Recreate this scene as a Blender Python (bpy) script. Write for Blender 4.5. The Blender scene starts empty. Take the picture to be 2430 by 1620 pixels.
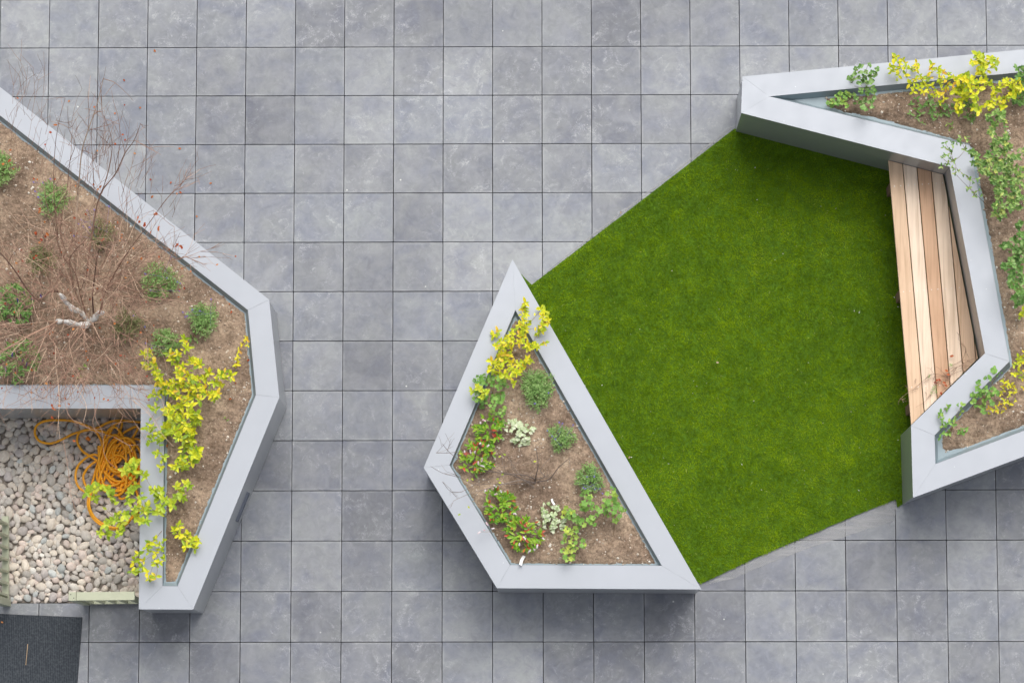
import bpy, bmesh, math, random
import numpy as np
from mathutils import Vector, Matrix, Euler, noise
from mathutils.geometry import delaunay_2d_cdt

random.seed(7); rng = np.random.default_rng(11)
R = math.radians
sc = bpy.context.scene
C = sc.collection

# ------------------------------------------------------------------ camera
T = 0.4                                   # one paving slab, metres
CAM = Vector((1.9815*T, -14.290*T, 63.836*T))
ROT = Euler((0.12890, 0.0094, -0.0008), 'XYZ')
FPX = 7630.9
cd = bpy.data.cameras.new("camera"); cam = bpy.data.objects.new("camera", cd); C.objects.link(cam)
cam.location = CAM; cam.rotation_euler = ROT
cd.sensor_width = 36; cd.lens = 36*FPX/2430; cd.clip_start = 1; cd.clip_end = 400
sc.camera = cam
RM = ROT.to_matrix()

# ------------------------------------------------------------------ sky, sun, exposure
w = bpy.data.worlds.new("World"); sc.world = w; w.use_nodes = True
nt = w.node_tree; nt.nodes.clear()
o_ = nt.nodes.new('ShaderNodeOutputWorld'); bg = nt.nodes.new('ShaderNodeBackground')
sk = nt.nodes.new('ShaderNodeTexSky'); sk.sky_type = 'NISHITA'; sk.sun_disc = False
SUN_EL, SUN_AZ = R(56), R(14)
sk.sun_elevation = SUN_EL; sk.sun_rotation = SUN_AZ; sk.air_density = 1.0; sk.dust_density = 6.0; sk.ozone_density = 1.0
hs = nt.nodes.new('ShaderNodeHueSaturation'); hs.inputs['Saturation'].default_value = 0.30
nt.links.new(sk.outputs[0], hs.inputs['Color']); nt.links.new(hs.outputs[0], bg.inputs[0]); nt.links.new(bg.outputs[0], o_.inputs[0])
bg.inputs[1].default_value = 0.138
sl = bpy.data.lights.new("sun", 'SUN'); sl.energy = 0.95; sl.angle = R(48); sl.color = (1, .985, .96)
so = bpy.data.objects.new("sun", sl); C.objects.link(so)
sd = Vector((math.sin(SUN_AZ)*math.cos(SUN_EL), math.cos(SUN_AZ)*math.cos(SUN_EL), math.sin(SUN_EL)))
so.rotation_euler = sd.to_track_quat('Z', 'Y').to_euler()
so.location = (0, 0, 10)
sc.view_settings.view_transform = 'Standard'; sc.view_settings.look = 'None'
sc.view_settings.exposure = 0.25; sc.view_settings.gamma = 1

# ------------------------------------------------------------------ helpers
def at(px, py, z=0.0):
    """world point at height z seen at a place of the 2430 x 1620 photograph"""
    d = RM @ Vector((px-1215, -(py-810), -FPX))
    return CAM + d*((z-CAM.z)/d.z)

def tag(o, label=None, cat=None, group=None, kind=None):
    if label: o['label'] = label
    if cat: o['category'] = cat
    if group: o['group'] = group
    if kind: o['kind'] = kind
    return o

def empty(name, loc, label, cat, group=None):
    o = bpy.data.objects.new(name, None); C.objects.link(o); o.location = loc
    o.empty_display_size = .05
    return tag(o, label, cat, group)

class MB:
    def __init__(s): s.v = []; s.f = []; s.t = []
    def add(s, vs, fs, tint=0.5):
        n = len(s.v); s.v.extend([tuple(p) for p in vs]); s.f.extend([tuple(i+n for i in f) for f in fs]); s.t.extend([tint]*len(fs))
    def prism(s, pts, z0, z1, tint=.5, bev=0):
        n = len(pts)
        if bev:
            ins = inset(pts, [bev]*n)
            vs = [(p[0], p[1], z0) for p in pts]+[(p[0], p[1], z1-bev) for p in pts]+[(p[0], p[1], z1) for p in ins]
            fs = [tuple(range(2*n, 3*n)), tuple(reversed(range(n)))]
            for i in range(n):
                j = (i+1) % n
                fs += [(i, j, n+j, n+i), (n+i, n+j, 2*n+j, 2*n+i)]
        else:
            vs = [(p[0], p[1], z0) for p in pts]+[(p[0], p[1], z1) for p in pts]
            fs = [tuple(range(n, 2*n)), tuple(reversed(range(n)))]
            for i in range(n):
                j = (i+1) % n; fs.append((i, j, n+j, n+i))
        s.add(vs, fs, tint)
    def box(s, c, ax, ay, hx, hy, hz, tint=.5):
        c = Vector(c); ax = Vector(ax).normalized(); ay = Vector(ay).normalized(); az = ax.cross(ay)
        vs = [c+ax*(hx*a)+ay*(hy*b)+az*(hz*d) for a in (-1, 1) for b in (-1, 1) for d in (-1, 1)]
        s.add(vs, [(0, 1, 3, 2), (4, 6, 7, 5), (0, 4, 5, 1), (2, 3, 7, 6), (0, 2, 6, 4), (1, 5, 7, 3)], tint)
    def tube(s, pts, r0, r1=None, sides=5, tint=.5, smooth=3):
        pts = [Vector(p) for p in pts]
        if smooth > 1 and len(pts) > 2: pts = catmull(pts, smooth)
        n = len(pts)
        if n < 2: return
        if r1 is None: r1 = r0
        prev = None; vs = []
        for i, p in enumerate(pts):
            d = (pts[min(i+1, n-1)]-pts[max(i-1, 0)])
            if d.length < 1e-9: d = Vector((0, 0, 1))
            d.normalize()
            if prev is None: prev = d.orthogonal().normalized()
            u = (prev-d*prev.dot(d))
            if u.length < 1e-6: u = d.orthogonal()
            u.normalize(); prev = u; v = d.cross(u)
            if callable(r0): r = r0(i/(n-1))
            else: r = r0+(r1-r0)*i/(n-1)
            for k in range(sides):
                a = 2*math.pi*k/sides; vs.append(p+u*(r*math.cos(a))+v*(r*math.sin(a)))
        fs = []
        for i in range(n-1):
            for k in range(sides):
                k2 = (k+1) % sides; fs.append((i*sides+k, i*sides+k2, (i+1)*sides+k2, (i+1)*sides+k))
        fs.append(tuple(reversed(range(sides)))); fs.append(tuple(range((n-1)*sides, n*sides)))
        s.add(vs, fs, tint)
    def leaf(s, p, d, up, L, W, kind='oval', tint=.5, fold=.25, bend=.2):
        p = Vector(p); d = Vector(d).normalized(); side = d.cross(Vector(up))
        if side.length < 1e-4: side = d.orthogonal()
        side.normalize(); nrm = side.cross(d).normalized()
        if kind == 'lobed' or kind == 'round':
            nl = 15; vs = [p+d*(L*.45)]
            for k in range(nl):
                a = 2*math.pi*k/nl
                r = .5*(1+(.26*math.cos(5*a) if kind == 'lobed' else .05*math.cos(3*a)))
                if abs(a-math.pi) < .3: r *= .55 if kind == 'lobed' else .8
                q = p+d*(L*(.5+r*math.cos(a)))+side*(W*r*math.sin(a))
                vs.append(q+nrm*(L*(.10*r+bend*.5*random.uniform(-.2, .4)-bend*.5*(math.cos(a)*.5+.5)**2)))
            s.add(vs, [(0, 1+k, 1+(k+1) % nl) for k in range(nl)], tint); return
        rows = {'oval': [(.22, .85), (.55, 1), (.82, .6)], 'lance': [(.3, 1), (.65, .75)], 'needle': [(.4, 1)],
                'heart': [(.12, .95), (.42, 1), (.75, .5)]}[kind]
        vs = [p]
        for t, wd in rows:
            c = p+d*(L*t)-nrm*(bend*L*t*t)
            h = W*.5*wd
            vs += [c-side*h+nrm*(fold*h), c, c+side*h+nrm*(fold*h)]
        vs.append(p+d*L-nrm*(bend*L))
        fs = [(0, 1, 2), (0, 2, 3)]; m = len(rows)
        for i in range(m-1):
            a = 1+3*i; fs += [(a, a+3, a+4, a+1), (a+1, a+4, a+5, a+2)]
        a = 1+3*(m-1); e = len(vs)-1
        fs += [(a, e, a+1), (a+1, e, a+2)]
        s.add(vs, fs, tint)
    def build(s, name, mat, parent=None, smooth=False):
        me = bpy.data.meshes.new(name)
        org = Vector((0, 0, 0))
        if parent is not None: org = wloc(parent)
        me.from_pydata([(a-org.x, b-org.y, c-org.z) for a, b, c in s.v], [], s.f)
        at_ = me.attributes.new('tint', 'FLOAT', 'FACE'); at_.data.foreach_set('value', s.t)
        if smooth: me.polygons.foreach_set('use_smooth', [True]*len(me.polygons))
        me.materials.append(mat)
        o = bpy.data.objects.new(name, me); C.objects.link(o)
        if parent is not None: o.parent = parent
        return o
def wloc(o):
    l = Vector(o.location)
    while o.parent: o = o.parent; l = l+Vector(o.location)
    return l
def catmull(P, k):
    out = []; n = len(P)
    for i in range(n-1):
        a, b, c, d = P[max(i-1, 0)], P[i], P[i+1], P[min(i+2, n-1)]
        for j in range(k):
            t = j/k
            out.append(.5*((2*b)+(c-a)*t+(2*a-5*b+4*c-d)*t*t+(3*b-a-3*c+d)*t**3))
    out.append(P[-1]); return out
def area(p): return .5*sum(p[i][0]*p[(i+1) % len(p)][1]-p[(i+1) % len(p)][0]*p[i][1] for i in range(len(p)))
def ccw(p): return p if area(p) > 0 else list(reversed(p))
def inset(pts, ds):
    """move edge i (pts[i]->pts[i+1]) inwards by ds[i]; pts counter-clockwise"""
    n = len(pts); out = []
    L = []
    for i in range(n):
        a = Vector(pts[i][:2]); b = Vector(pts[(i+1) % n][:2]); d = (b-a).normalized(); nn = Vector((-d.y, d.x))
        L.append((a+nn*ds[i], d))
    for i in range(n):
        (p, d), (q, e) = L[i-1], L[i]
        cr = d.x*e.y-d.y*e.x
        if abs(cr) < 1e-4: out.append(q.copy()); continue
        t = ((q.x-p.x)*e.y-(q.y-p.y)*e.x)/cr
        out.append(p+d*t)
    return out
def clip(poly, a, n):
    """keep the side of the line through a where (p-a).n >= 0"""
    out = []
    for i in range(len(poly)):
        p, q = Vector(poly[i][:2]), Vector(poly[(i+1) % len(poly)][:2])
        dp, dq = (p-a).dot(n), (q-a).dot(n)
        if dp >= 0: out.append(p)
        if dp*dq < 0: out.append(p+(q-p)*(dp/(dp-dq)))
    return out
def inside(p, poly):
    x, y = p[0], p[1]; c = False; n = len(poly)
    for i in range(n):
        x1, y1 = poly[i][0], poly[i][1]; x2, y2 = poly[(i+1) % n][0], poly[(i+1) % n][1]
        if (y1 > y) != (y2 > y) and x < (x2-x1)*(y-y1)/(y2-y1)+x1: c = not c
    return c
def dist_edge(p, poly):
    p = Vector(p[:2]); m = 9
    for i in range(len(poly)):
        a = Vector(poly[i][:2]); b = Vector(poly[(i+1) % len(poly)][:2]); ab = b-a
        t = max(0, min(1, (p-a).dot(ab)/max(ab.dot(ab), 1e-9))); m = min(m, (p-(a+ab*t)).length)
    return m

# ------------------------------------------------------------------ materials
def newmat(name):
    m = bpy.data.materials.new(name); m.use_nodes = True; n = m.node_tree
    return m, n, n.nodes['Principled BSDF']
def N(n, t, **k):
    x = n.nodes.new(t)
    for a, b in k.items():
        if a in x.inputs: x.inputs[a].default_value = b
        else: setattr(x, a, b)
    return x
def ramp(n, src, stops, interp='LINEAR'):
    r = n.nodes.new('ShaderNodeValToRGB'); r.color_ramp.interpolation = interp
    e = r.color_ramp.elements
    while len(e) > 1: e.remove(e[-1])
    e[0].position = stops[0][0]; e[0].color = (*stops[0][1], 1)
    for p, c in stops[1:]:
        x = e.new(p); x.color = (*c, 1)
    if src is not None: n.links.new(src, r.inputs[0])
    return r
def mix(n, fac, a, b, mode='MIX'):
    m = n.nodes.new('ShaderNodeMix'); m.data_type = 'RGBA'; m.blend_type = mode
    for s, v in ((m.inputs[0], fac), (m.inputs[6], a), (m.inputs[7], b)):
        if hasattr(v, 'is_output'): n.links.new(v, s)
        elif isinstance(v, (int, float)): s.default_value = v
        else: s.default_value = (*v, 1)
    return m.outputs[2]
def noi(n, vec, scale, detail=4, rough=.55, dist=0):
    x = N(n, 'ShaderNodeTexNoise', Scale=scale, Detail=detail, Roughness=rough, Distortion=dist)
    if vec is not None: n.links.new(vec, x.inputs['Vector'])
    return x.outputs['Fac']
def pos(n): return N(n, 'ShaderNodeNewGeometry').outputs['Position']
def bump(n, b, h, strength, dist):
    x = N(n, 'ShaderNodeBump', Strength=strength, Distance=dist); n.links.new(h, x.inputs['Height']); n.links.new(x.outputs[0], b.inputs['Normal'])
def tintnode(n):
    a = N(n, 'ShaderNodeAttribute'); a.attribute_name = 'tint'; return a.outputs['Fac']

def leafmat(name, stops, rough=.45, trans=.18):
    m, n, b = newmat(name)
    r = ramp(n, tintnode(n), stops)
    v = noi(n, pos(n), 60, 3)
    v2 = ramp(n, v, [(.3, (.75, .75, .75)), (.7, (1.2, 1.2, 1.2))])
    col = mix(n, 1, r.outputs[0], v2.outputs[0], 'MULTIPLY')
    n.links.new(col, b.inputs['Base Color']); b.inputs['Roughness'].default_value = rough
    b.inputs['Specular IOR Level'].default_value = .35
    t = N(n, 'ShaderNodeBsdfTranslucent'); n.links.new(col, t.inputs[0])
    ms = N(n, 'ShaderNodeMixShader'); ms.inputs[0].default_value = trans
    n.links.new(b.outputs[0], ms.inputs[1]); n.links.new(t.outputs[0], ms.inputs[2])
    n.links.new(ms.outputs[0], n.nodes['Material Output'].inputs[0]); return m
def plain(name, col, rough=.6, metal=0, var=.12, scale=8, spec=.5, bmp=0):
    m, n, b = newmat(name)
    v = noi(n, pos(n), scale, 5)
    r = ramp(n, v, [(.25, tuple(c*(1-var) for c in col)), (.75, tuple(min(1, c*(1+var)) for c in col))])
    n.links.new(r.outputs[0], b.inputs['Base Color']); b.inputs['Roughness'].default_value = rough; b.inputs['Metallic'].default_value = metal
    b.inputs['Specular IOR Level'].default_value = spec
    if bmp: bump(n, b, v, .5, bmp)
    return m

def make_paving():
    m, n, b = newmat("slab_concrete")
    p = pos(n); t = tintnode(n)
    # every slab has its own piece of the pattern
    k = N(n, 'ShaderNodeMath', operation='MULTIPLY'); k.inputs[1].default_value = 57.0; n.links.new(t, k.inputs[0])
    cb = N(n, 'ShaderNodeCombineXYZ'); n.links.new(k.outputs[0], cb.inputs[2]); n.links.new(k.outputs[0], cb.inputs[0])
    ad = N(n, 'ShaderNodeVectorMath', operation='ADD'); n.links.new(p, ad.inputs[0]); n.links.new(cb.outputs[0], ad.inputs[1]); q = ad.outputs[0]
    wn = N(n, 'ShaderNodeTexWhiteNoise', noise_dimensions='1D'); n.links.new(t, wn.inputs['W'])
    base = ramp(n, wn.outputs['Value'], [(0, (.194, .202, .220)), (.35, (.238, .248, .266)), (.7, (.243, .257, .280)), (1, (.290, .301, .316))]).outputs[0]
    hue = ramp(n, noi(n, q, 4.5, 3, .6, .4), [(.30, (.85, .865, .945)), (.5, (1, 1, 1)), (.70, (1.12, 1.12, 1.06))]).outputs[0]
    c = mix(n, 1, base, hue, 'MULTIPLY')
    mid = ramp(n, noi(n, q, 14, 6, .65, 1.0), [(.30, (.86, .86, .87)), (.5, (1, 1, 1)), (.72, (1.13, 1.13, 1.12))]).outputs[0]
    c = mix(n, 1, c, mid, 'MULTIPLY')
    # chalky bloom: fine streaky noise inside large loose patches
    big = ramp(n, noi(n, p, 1.1, 3, .6), [(.40, (0, 0, 0)), (.62, (1, 1, 1))]).outputs[0]
    pat = ramp(n, noi(n, q, 9, 4, .6, 1.4), [(.50, (0, 0, 0)), (.68, (1, 1, 1))]).outputs[0]
    fine = ramp(n, noi(n, q, 42, 7, .72, 1.8), [(.44, (0, 0, 0)), (.66, (1, 1, 1))]).outputs[0]
    f1 = mix(n, 1, pat, fine, 'MULTIPLY'); f2 = mix(n, .82, f1, mix(n, 1, f1, big, 'MULTIPLY'))
    f3 = N(n, 'ShaderNodeMath', operation='MULTIPLY'); f3.inputs[1].default_value = 1.0; n.links.new(f2, f3.inputs[0])
    c = mix(n, f3.outputs[0], c, (.54, .55, .56))
    # pale haze of dried lime over whole areas
    hz = ramp(n, noi(n, q, 3.0, 5, .6, .8), [(.48, (0, 0, 0)), (.75, (.38, .38, .38))]).outputs[0]
    c = mix(n, hz, c, (.405, .415, .425))
    lg = ramp(n, noi(n, p, .38, 2, .5), [(.36, (.84, .84, .86)), (.62, (1.10, 1.10, 1.10))]).outputs[0]
    c = mix(n, 1, c, lg, 'MULTIPLY')
    # paler rubbed rims along the slab edges
    sx = N(n, 'ShaderNodeSeparateXYZ'); n.links.new(p, sx.inputs[0]); pp = []
    for k_ in (0, 1):
        q_ = N(n, 'ShaderNodeMath', operation='PINGPONG'); q_.inputs[1].default_value = .2; n.links.new(sx.outputs[k_], q_.inputs[0]); pp.append(q_.outputs[0])
    mi = N(n, 'ShaderNodeMath', operation='MINIMUM'); n.links.new(pp[0], mi.inputs[0]); n.links.new(pp[1], mi.inputs[1])
    ed = ramp(n, mi.outputs[0], [(.006, (.55, .55, .55)), (.022, (0, 0, 0))]).outputs[0]
    ed = mix(n, 1, ed, ramp(n, noi(n, q, 7, 5, .6), [(.42, (0, 0, 0)), (.66, (.8, .8, .8))]).outputs[0], 'MULTIPLY')
    c = mix(n, ed, c, (.42, .43, .44))
    # dark damp stains
    ds = ramp(n, noi(n, q, 6.5, 4, .55, .6), [(.24, (.4, .4, .4)), (.40, (0, 0, 0))]).outputs[0]
    c = mix(n, ds, c, (.19, .195, .215))
    # white droppings and grit specks
    vo = N(n, 'ShaderNodeTexVoronoi', Scale=6.0); n.links.new(p, vo.inputs['Vector'])
    sp = ramp(n, vo.outputs['Distance'], [(.028, (1, 1, 1)), (.05, (0, 0, 0))]).outputs[0]
    c = mix(n, mix(n, 1, sp, ramp(n, noi(n, p, 3, 2), [(.5, (0, 0, 0)), (.55, (1, 1, 1))]).outputs[0], 'MULTIPLY'), c, (.62, .63, .60))
    n.links.new(c, b.inputs['Base Color'])
    b.inputs['Roughness'].default_value = .62; b.inputs['Specular IOR Level'].default_value = .35
    bump(n, b, noi(n, p, 220, 4), .25, .0015)
    return m
def make_panel(name, col, rough=.3, metal=.55, dirt_=.14):
    m, n, b = newmat(name); p = pos(n)
    v = noi(n, p, 1.3, 4, .6)
    r = ramp(n, v, [(.25, tuple(c*.94 for c in col)), (.75, tuple(c*1.04 for c in col))]).outputs[0]
    dirt = ramp(n, noi(n, p, 24, 6, .7, .5), [(.60, (0, 0, 0)), (.85, (dirt_,)*3)]).outputs[0]
    c = mix(n, dirt, r, tuple(x*.72 for x in col)) if dirt_ > .05 else r
    vo = N(n, 'ShaderNodeTexVoronoi', Scale=9.0); n.links.new(p, vo.inputs['Vector'])
    sp = ramp(n, vo.outputs['Distance'], [(.02, (.7, .7, .7)), (.035, (0, 0, 0))]).outputs[0]
    c = mix(n, sp, c, (.8, .82, .8))
    n.links.new(c, b.inputs['Base Color'])
    b.inputs['Metallic'].default_value = metal
    rr = ramp(n, noi(n, p, 9, 5), [(.3, (rough-.05,)*3), (.7, (rough+.08,)*3)]).outputs[0]; n.links.new(rr, b.inputs['Roughness'])
    return m
def make_soil():
    m, n, b = newmat("soil_crumb"); p = pos(n)
    a = ramp(n, noi(n, p, 2.6, 5, .6, .4), [(.30, (.185, .130, .094)), (.48, (.31, .226, .162)), (.60, (.40, .298, .212)), (.74, (.60, .47, .34))]).outputs[0]
    md = ramp(n, noi(n, p, 15, 5, .65, .5), [(.30, (.66, .63, .60)), (.5, (1, 1, 1)), (.72, (1.22, 1.2, 1.18))]).outputs[0]
    a = mix(n, 1, a, md, 'MULTIPLY')
    g = ramp(n, noi(n, p, 48, 7, .8), [(.32, (.40, .38, .36)), (.5, (1, 1, 1)), (.70, (1.5, 1.5, 1.5))]).outputs[0]
    c = mix(n, 1, a, g, 'MULTIPLY')
    for s, th, col, seed in ((42, .15, (.56, .46, .34), 3.0), (24, .10, (.70, .62, .52), 9.0)):
        ad = N(n, 'ShaderNodeVectorMath', operation='ADD'); ad.inputs[1].default_value = (seed, seed*2, 0); n.links.new(p, ad.inputs[0])
        vo = N(n, 'ShaderNodeTexVoronoi', Scale=s); n.links.new(ad.outputs[0], vo.inputs['Vector'])
        sp = ramp(n, vo.outputs['Distance'], [(th, (1, 1, 1)), (th+.08, (0, 0, 0))]).outputs[0]
        mk = ramp(n, noi(n, ad.outputs[0], 7, 4), [(.48, (0, 0, 0)), (.60, (.8, .8, .8))]).outputs[0]
        c = mix(n, mix(n, 1, sp, mk, 'MULTIPLY'), c, col)
    n.links.new(c, b.inputs['Base Color']); b.inputs['Roughness'].default_value = .95; b.inputs['Specular IOR Level'].default_value = .15
    bump(n, b, noi(n, p, 90, 6, .7), .9, .012)
    return m
def make_wood():
    m, n, b = newmat("bench_timber"); t = tintnode(n)
    tc = N(n, 'ShaderNodeTexCoord').outputs['Object']
    mp = N(n, 'ShaderNodeMapping'); mp.inputs['Scale'].default_value = (34, 1.6, 20); mp.inputs['Rotation'].default_value = (0, 0, R(-5)); n.links.new(tc, mp.inputs[0])
    k = N(n, 'ShaderNodeMath', operation='MULTIPLY'); k.inputs[1].default_value = 31; n.links.new(t, k.inputs[0])
    cb = N(n, 'ShaderNodeCombineXYZ'); n.links.new(k.outputs[0], cb.inputs[1])
    ad = N(n, 'ShaderNodeVectorMath', operation='ADD'); n.links.new(mp.outputs[0], ad.inputs[0]); n.links.new(cb.outputs[0], ad.inputs[1])
    base = ramp(n, t, [(0, (.50, .285, .17)), (.35, (.62, .40, .255)), (.7, (.74, .55, .38)), (1, (.83, .68, .54))]).outputs[0]
    g = ramp(n, noi(n, ad.outputs[0], 1.0, 5, .6, .6), [(.28, (.74, .70, .66)), (.5, (1, 1, 1)), (.72, (1.12, 1.14, 1.16))]).outputs[0]
    c = mix(n, 1, base, g, 'MULTIPLY')
    bl = ramp(n, noi(n, tc, 3.0, 2), [(.35, (.96, .94, .92)), (.6, (1.03, 1.03, 1.03))]).outputs[0]
    c = mix(n, 1, c, bl, 'MULTIPLY')
    n.links.new(c, b.inputs['Base Color']); b.inputs['Roughness'].default_value = .6; b.inputs['Specular IOR Level'].default_value = .3
    return m
def make_grass():
    m, n, b = newmat("turf_blade"); p = pos(n); t = tintnode(n)
    base = ramp(n, t, [(0, (.098, .185, .001)), (.5, (.178, .300, .001)), (.9, (.255, .385, .003)), (1, (.45, .52, .14))]).outputs[0]
    c = mix(n, 1, base, ramp(n, noi(n, p, 7, 4, .6), [(.3, (.74, .80, .8)), (.7, (1.22, 1.16, 1.1))]).outputs[0], 'MULTIPLY')
    c = mix(n, 1, c, ramp(n, noi(n, p, 1.2, 3, .5), [(.3, (.85, .88, .9)), (.7, (1.15, 1.1, 1.05))]).outputs[0], 'MULTIPLY')
    n.links.new(c, b.inputs['Base Color']); b.inputs['Roughness'].default_value = .7; b.inputs['Specular IOR Level'].default_value = .12
    return m
def make_pebble(name, col):
    m, n, b = newmat(name); oi = N(n, 'ShaderNodeObjectInfo').outputs['Random']
    tc = N(n, 'ShaderNodeTexCoord').outputs['Object']
    v = ramp(n, noi(n, tc, 1.4, 4, .6, .5), [(.3, tuple(c*.86 for c in col)), (.7, tuple(min(1, c*1.1) for c in col))]).outputs[0]
    r = ramp(n, oi, [(0, (.82, .82, .82)), (1, (1.16, 1.16, 1.16))]).outputs[0]
    c = mix(n, 1, v, r, 'MULTIPLY')
    fn = ramp(n, noi(n, tc, 22, 4, .7), [(.35, (.9, .9, .9)), (.65, (1.06, 1.06, 1.06))]).outputs[0]
    c = mix(n, 1, c, fn, 'MULTIPLY')
    n.links.new(c, b.inputs['Base Color']); b.inputs['Roughness'].default_value = .7; b.inputs['Specular IOR Level'].default_value = .3
    return m
def make_mat():
    m, n, b = newmat("doormat_rib"); p = pos(n)
    x = N(n, 'ShaderNodeTexWave', Scale=22.0, Distortion=.25, Detail=2); x.bands_direction = 'X'; n.links.new(p, x.inputs['Vector'])
    c = ramp(n, x.outputs['Fac'], [(.2, (.034, .040, .048)), (.8, (.055, .063, .073))]).outputs[0]
    c = mix(n, ramp(n, noi(n, p, 60, 5, .7), [(.45, (0, 0, 0)), (.75, (.6, .6, .6))]).outputs[0], c, (.13, .14, .15))
    n.links.new(c, b.inputs['Base Color']); b.inputs['Roughness'].default_value = .95; b.inputs['Specular IOR Level'].default_value = .1
    bump(n, b, x.outputs['Fac'], .35, .002)
    return m

M = {}
M['slab'] = make_paving()
M['ground'] = plain('sub_base', (.10, .10, .10), .9)
M['bed'] = plain('grit_bed', (.32, .28, .24), .95, scale=60, var=.4)
M['coping'] = make_panel('coping_panel', (.412, .436, .474), .45, .25)
M['wall'] = plain('wall_panel', (.45, .47, .49), .30, .5, .04, 1.3)
M['liner'] = make_panel('liner_sheet', (.27, .335, .365), .45, .2)
M['soil'] = make_soil(); M['wood'] = make_wood(); M['grass'] = make_grass()
M['turf'] = plain('turf_backing', (.07, .15, .003), .95, scale=20, var=.3)
M['mat'] = make_mat()
M['legwood'] = plain('leg_timber', (.20, .12, .08), .8, scale=30, var=.25)
M['green'] = plain('green_paint', (.44, .46, .33), .45, scale=14, var=.06)
M['screw'] = plain('screw_steel', (.05, .05, .05), .5)
M['bright_screw'] = plain('bright_screw_steel', (.75, .74, .72), .35, .6)
M['hose'] = plain('orange_rubber', (.95, .40, .006), .42, var=.1, scale=5)
M['fitting'] = plain('hose_fitting', (.75, .22, .02), .4)
M['glass'] = plain('light_lens', (.34, .38, .46), .3, .1)
M['dark'] = plain('light_frame', (.10, .115, .15), .45, .3)
M['stick'] = plain('dry_stick', (.50, .36, .22), .8)
M['whitetag'] = plain('white_plastic', (.80, .80, .78), .5, var=.04)
M['bark'] = plain('white_bark', (.90, .89, .86), .8, scale=40, var=.15, bmp=.004)
m_, n_, b_ = newmat('white_bark_patchy'); q_ = pos(n_)
c_ = ramp(n_, noi(n_, q_, 26, 5, .65, .6), [(.36, (.34, .24, .17)), (.44, (.80, .77, .72)), (.7, (.92, .91, .88))]).outputs[0]
n_.links.new(c_, b_.inputs['Base Color']); b_.inputs['Roughness'].default_value = .8; bump(n_, b_, noi(n_, q_, 60, 4), .6, .005); M['bark'] = m_
M['branch'] = leafmat('brown_branch', [(0, (.12, .075, .06)), (.5, (.30, .17, .12)), (.8, (.50, .32, .23)), (1, (.70, .52, .38))], .7, .0)
M['greytwig'] = leafmat('grey_twig', [(0, (.10, .075, .06)), (.6, (.21, .165, .14)), (1, (.42, .36, .30))], .8, .0)
M['stem'] = leafmat('plant_stem', [(0, (.10, .07, .03)), (.5, (.22, .13, .06)), (1, (.30, .20, .09))], .7, .0)
M['drystem'] = leafmat('dry_stem', [(0, (.28, .16, .10)), (.5, (.50, .33, .22)), (1, (.72, .56, .42))], .85, 0)
M['redleaf'] = leafmat('autumn_leaf', [(0, (.32, .045, .02)), (.5, (.50, .12, .03)), (1, (.62, .27, .08))])
M['yellow'] = leafmat('yellow_leaf', [(0, (.22, .37, .03)), (.30, (.50, .60, .02)), (.62, (.78, .77, .03)), (.80, (.83, .74, .03)), (.93, (.80, .54, .04)), (1, (.74, .36, .08))], .4, .25)
M['lime'] = leafmat('lime_leaf', [(0, (.22, .38, .03)), (.5, (.48, .62, .04)), (1, (.74, .74, .05))], .4, .25)
M['lav'] = leafmat('lavender_leaf', [(0, (.12, .24, .06)), (.5, (.27, .47, .13)), (1, (.48, .64, .27))], .6)
M['olive'] = leafmat('olive_leaf', [(0, (.11, .14, .05)), (.5, (.25, .27, .11)), (1, (.44, .40, .22))], .6)
M['green_leaf'] = leafmat('green_leaf', [(0, (.07, .17, .03)), (.5, (.17, .34, .07)), (1, (.34, .52, .18))], .45)
M['bright'] = leafmat('bright_green_leaf', [(0, (.13, .30, .05)), (.5, (.28, .50, .10)), (1, (.52, .60, .09))], .45)
M['pers'] = leafmat('oblong_leaf', [(0, (.10, .26, .02)), (.5, (.24, .46, .03)), (.80, (.42, .55, .06)), (.86, (.60, .16, .07)), (1, (.52, .08, .05))], .35)
M['lamium'] = leafmat('silver_leaf', [(0, (.24, .42, .10)), (.3, (.55, .66, .36)), (1, (.82, .86, .66))], .5)
M['evergreen'] = leafmat('evergreen_leaf', [(0, (.09, .20, .04)), (.5, (.22, .38, .08)), (.8, (.38, .52, .16)), (1, (.60, .64, .12))], .35)
M['violet'] = leafmat('violet_flower', [(0, (.16, .12, .42)), (1, (.32, .27, .66))], .6)
M['deepviolet'] = leafmat('deep_violet_flower', [(0, (.05, .03, .16)), (1, (.13, .08, .32))], .6)
M['pink'] = leafmat('pink_flower', [(0, (.72, .42, .48)), (.4, (.80, .70, .72)), (1, (.84, .80, .80))], .7)
M['chip'] = leafmat('stone_chip', [(0, (.22, .16, .12)), (.4, (.55, .46, .36)), (1, (.86, .82, .74))], .9, 0)
M['straw'] = leafmat('dry_straw', [(0, (.30, .20, .12)), (1, (.60, .48, .34))], .9, 0)
M['debris'] = leafmat('pale_debris', [(0, (.45, .42, .35)), (1, (.80, .80, .76))], .9, 0)

# ------------------------------------------------------------------ ground
g = MB(); g.add([(-60, -60, -.09), (60, -60, -.09), (60, 60, -.09), (-60, 60, -.09)], [(0, 1, 2, 3)])
tag(g.build('ground', M['ground']), kind='structure')

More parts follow.
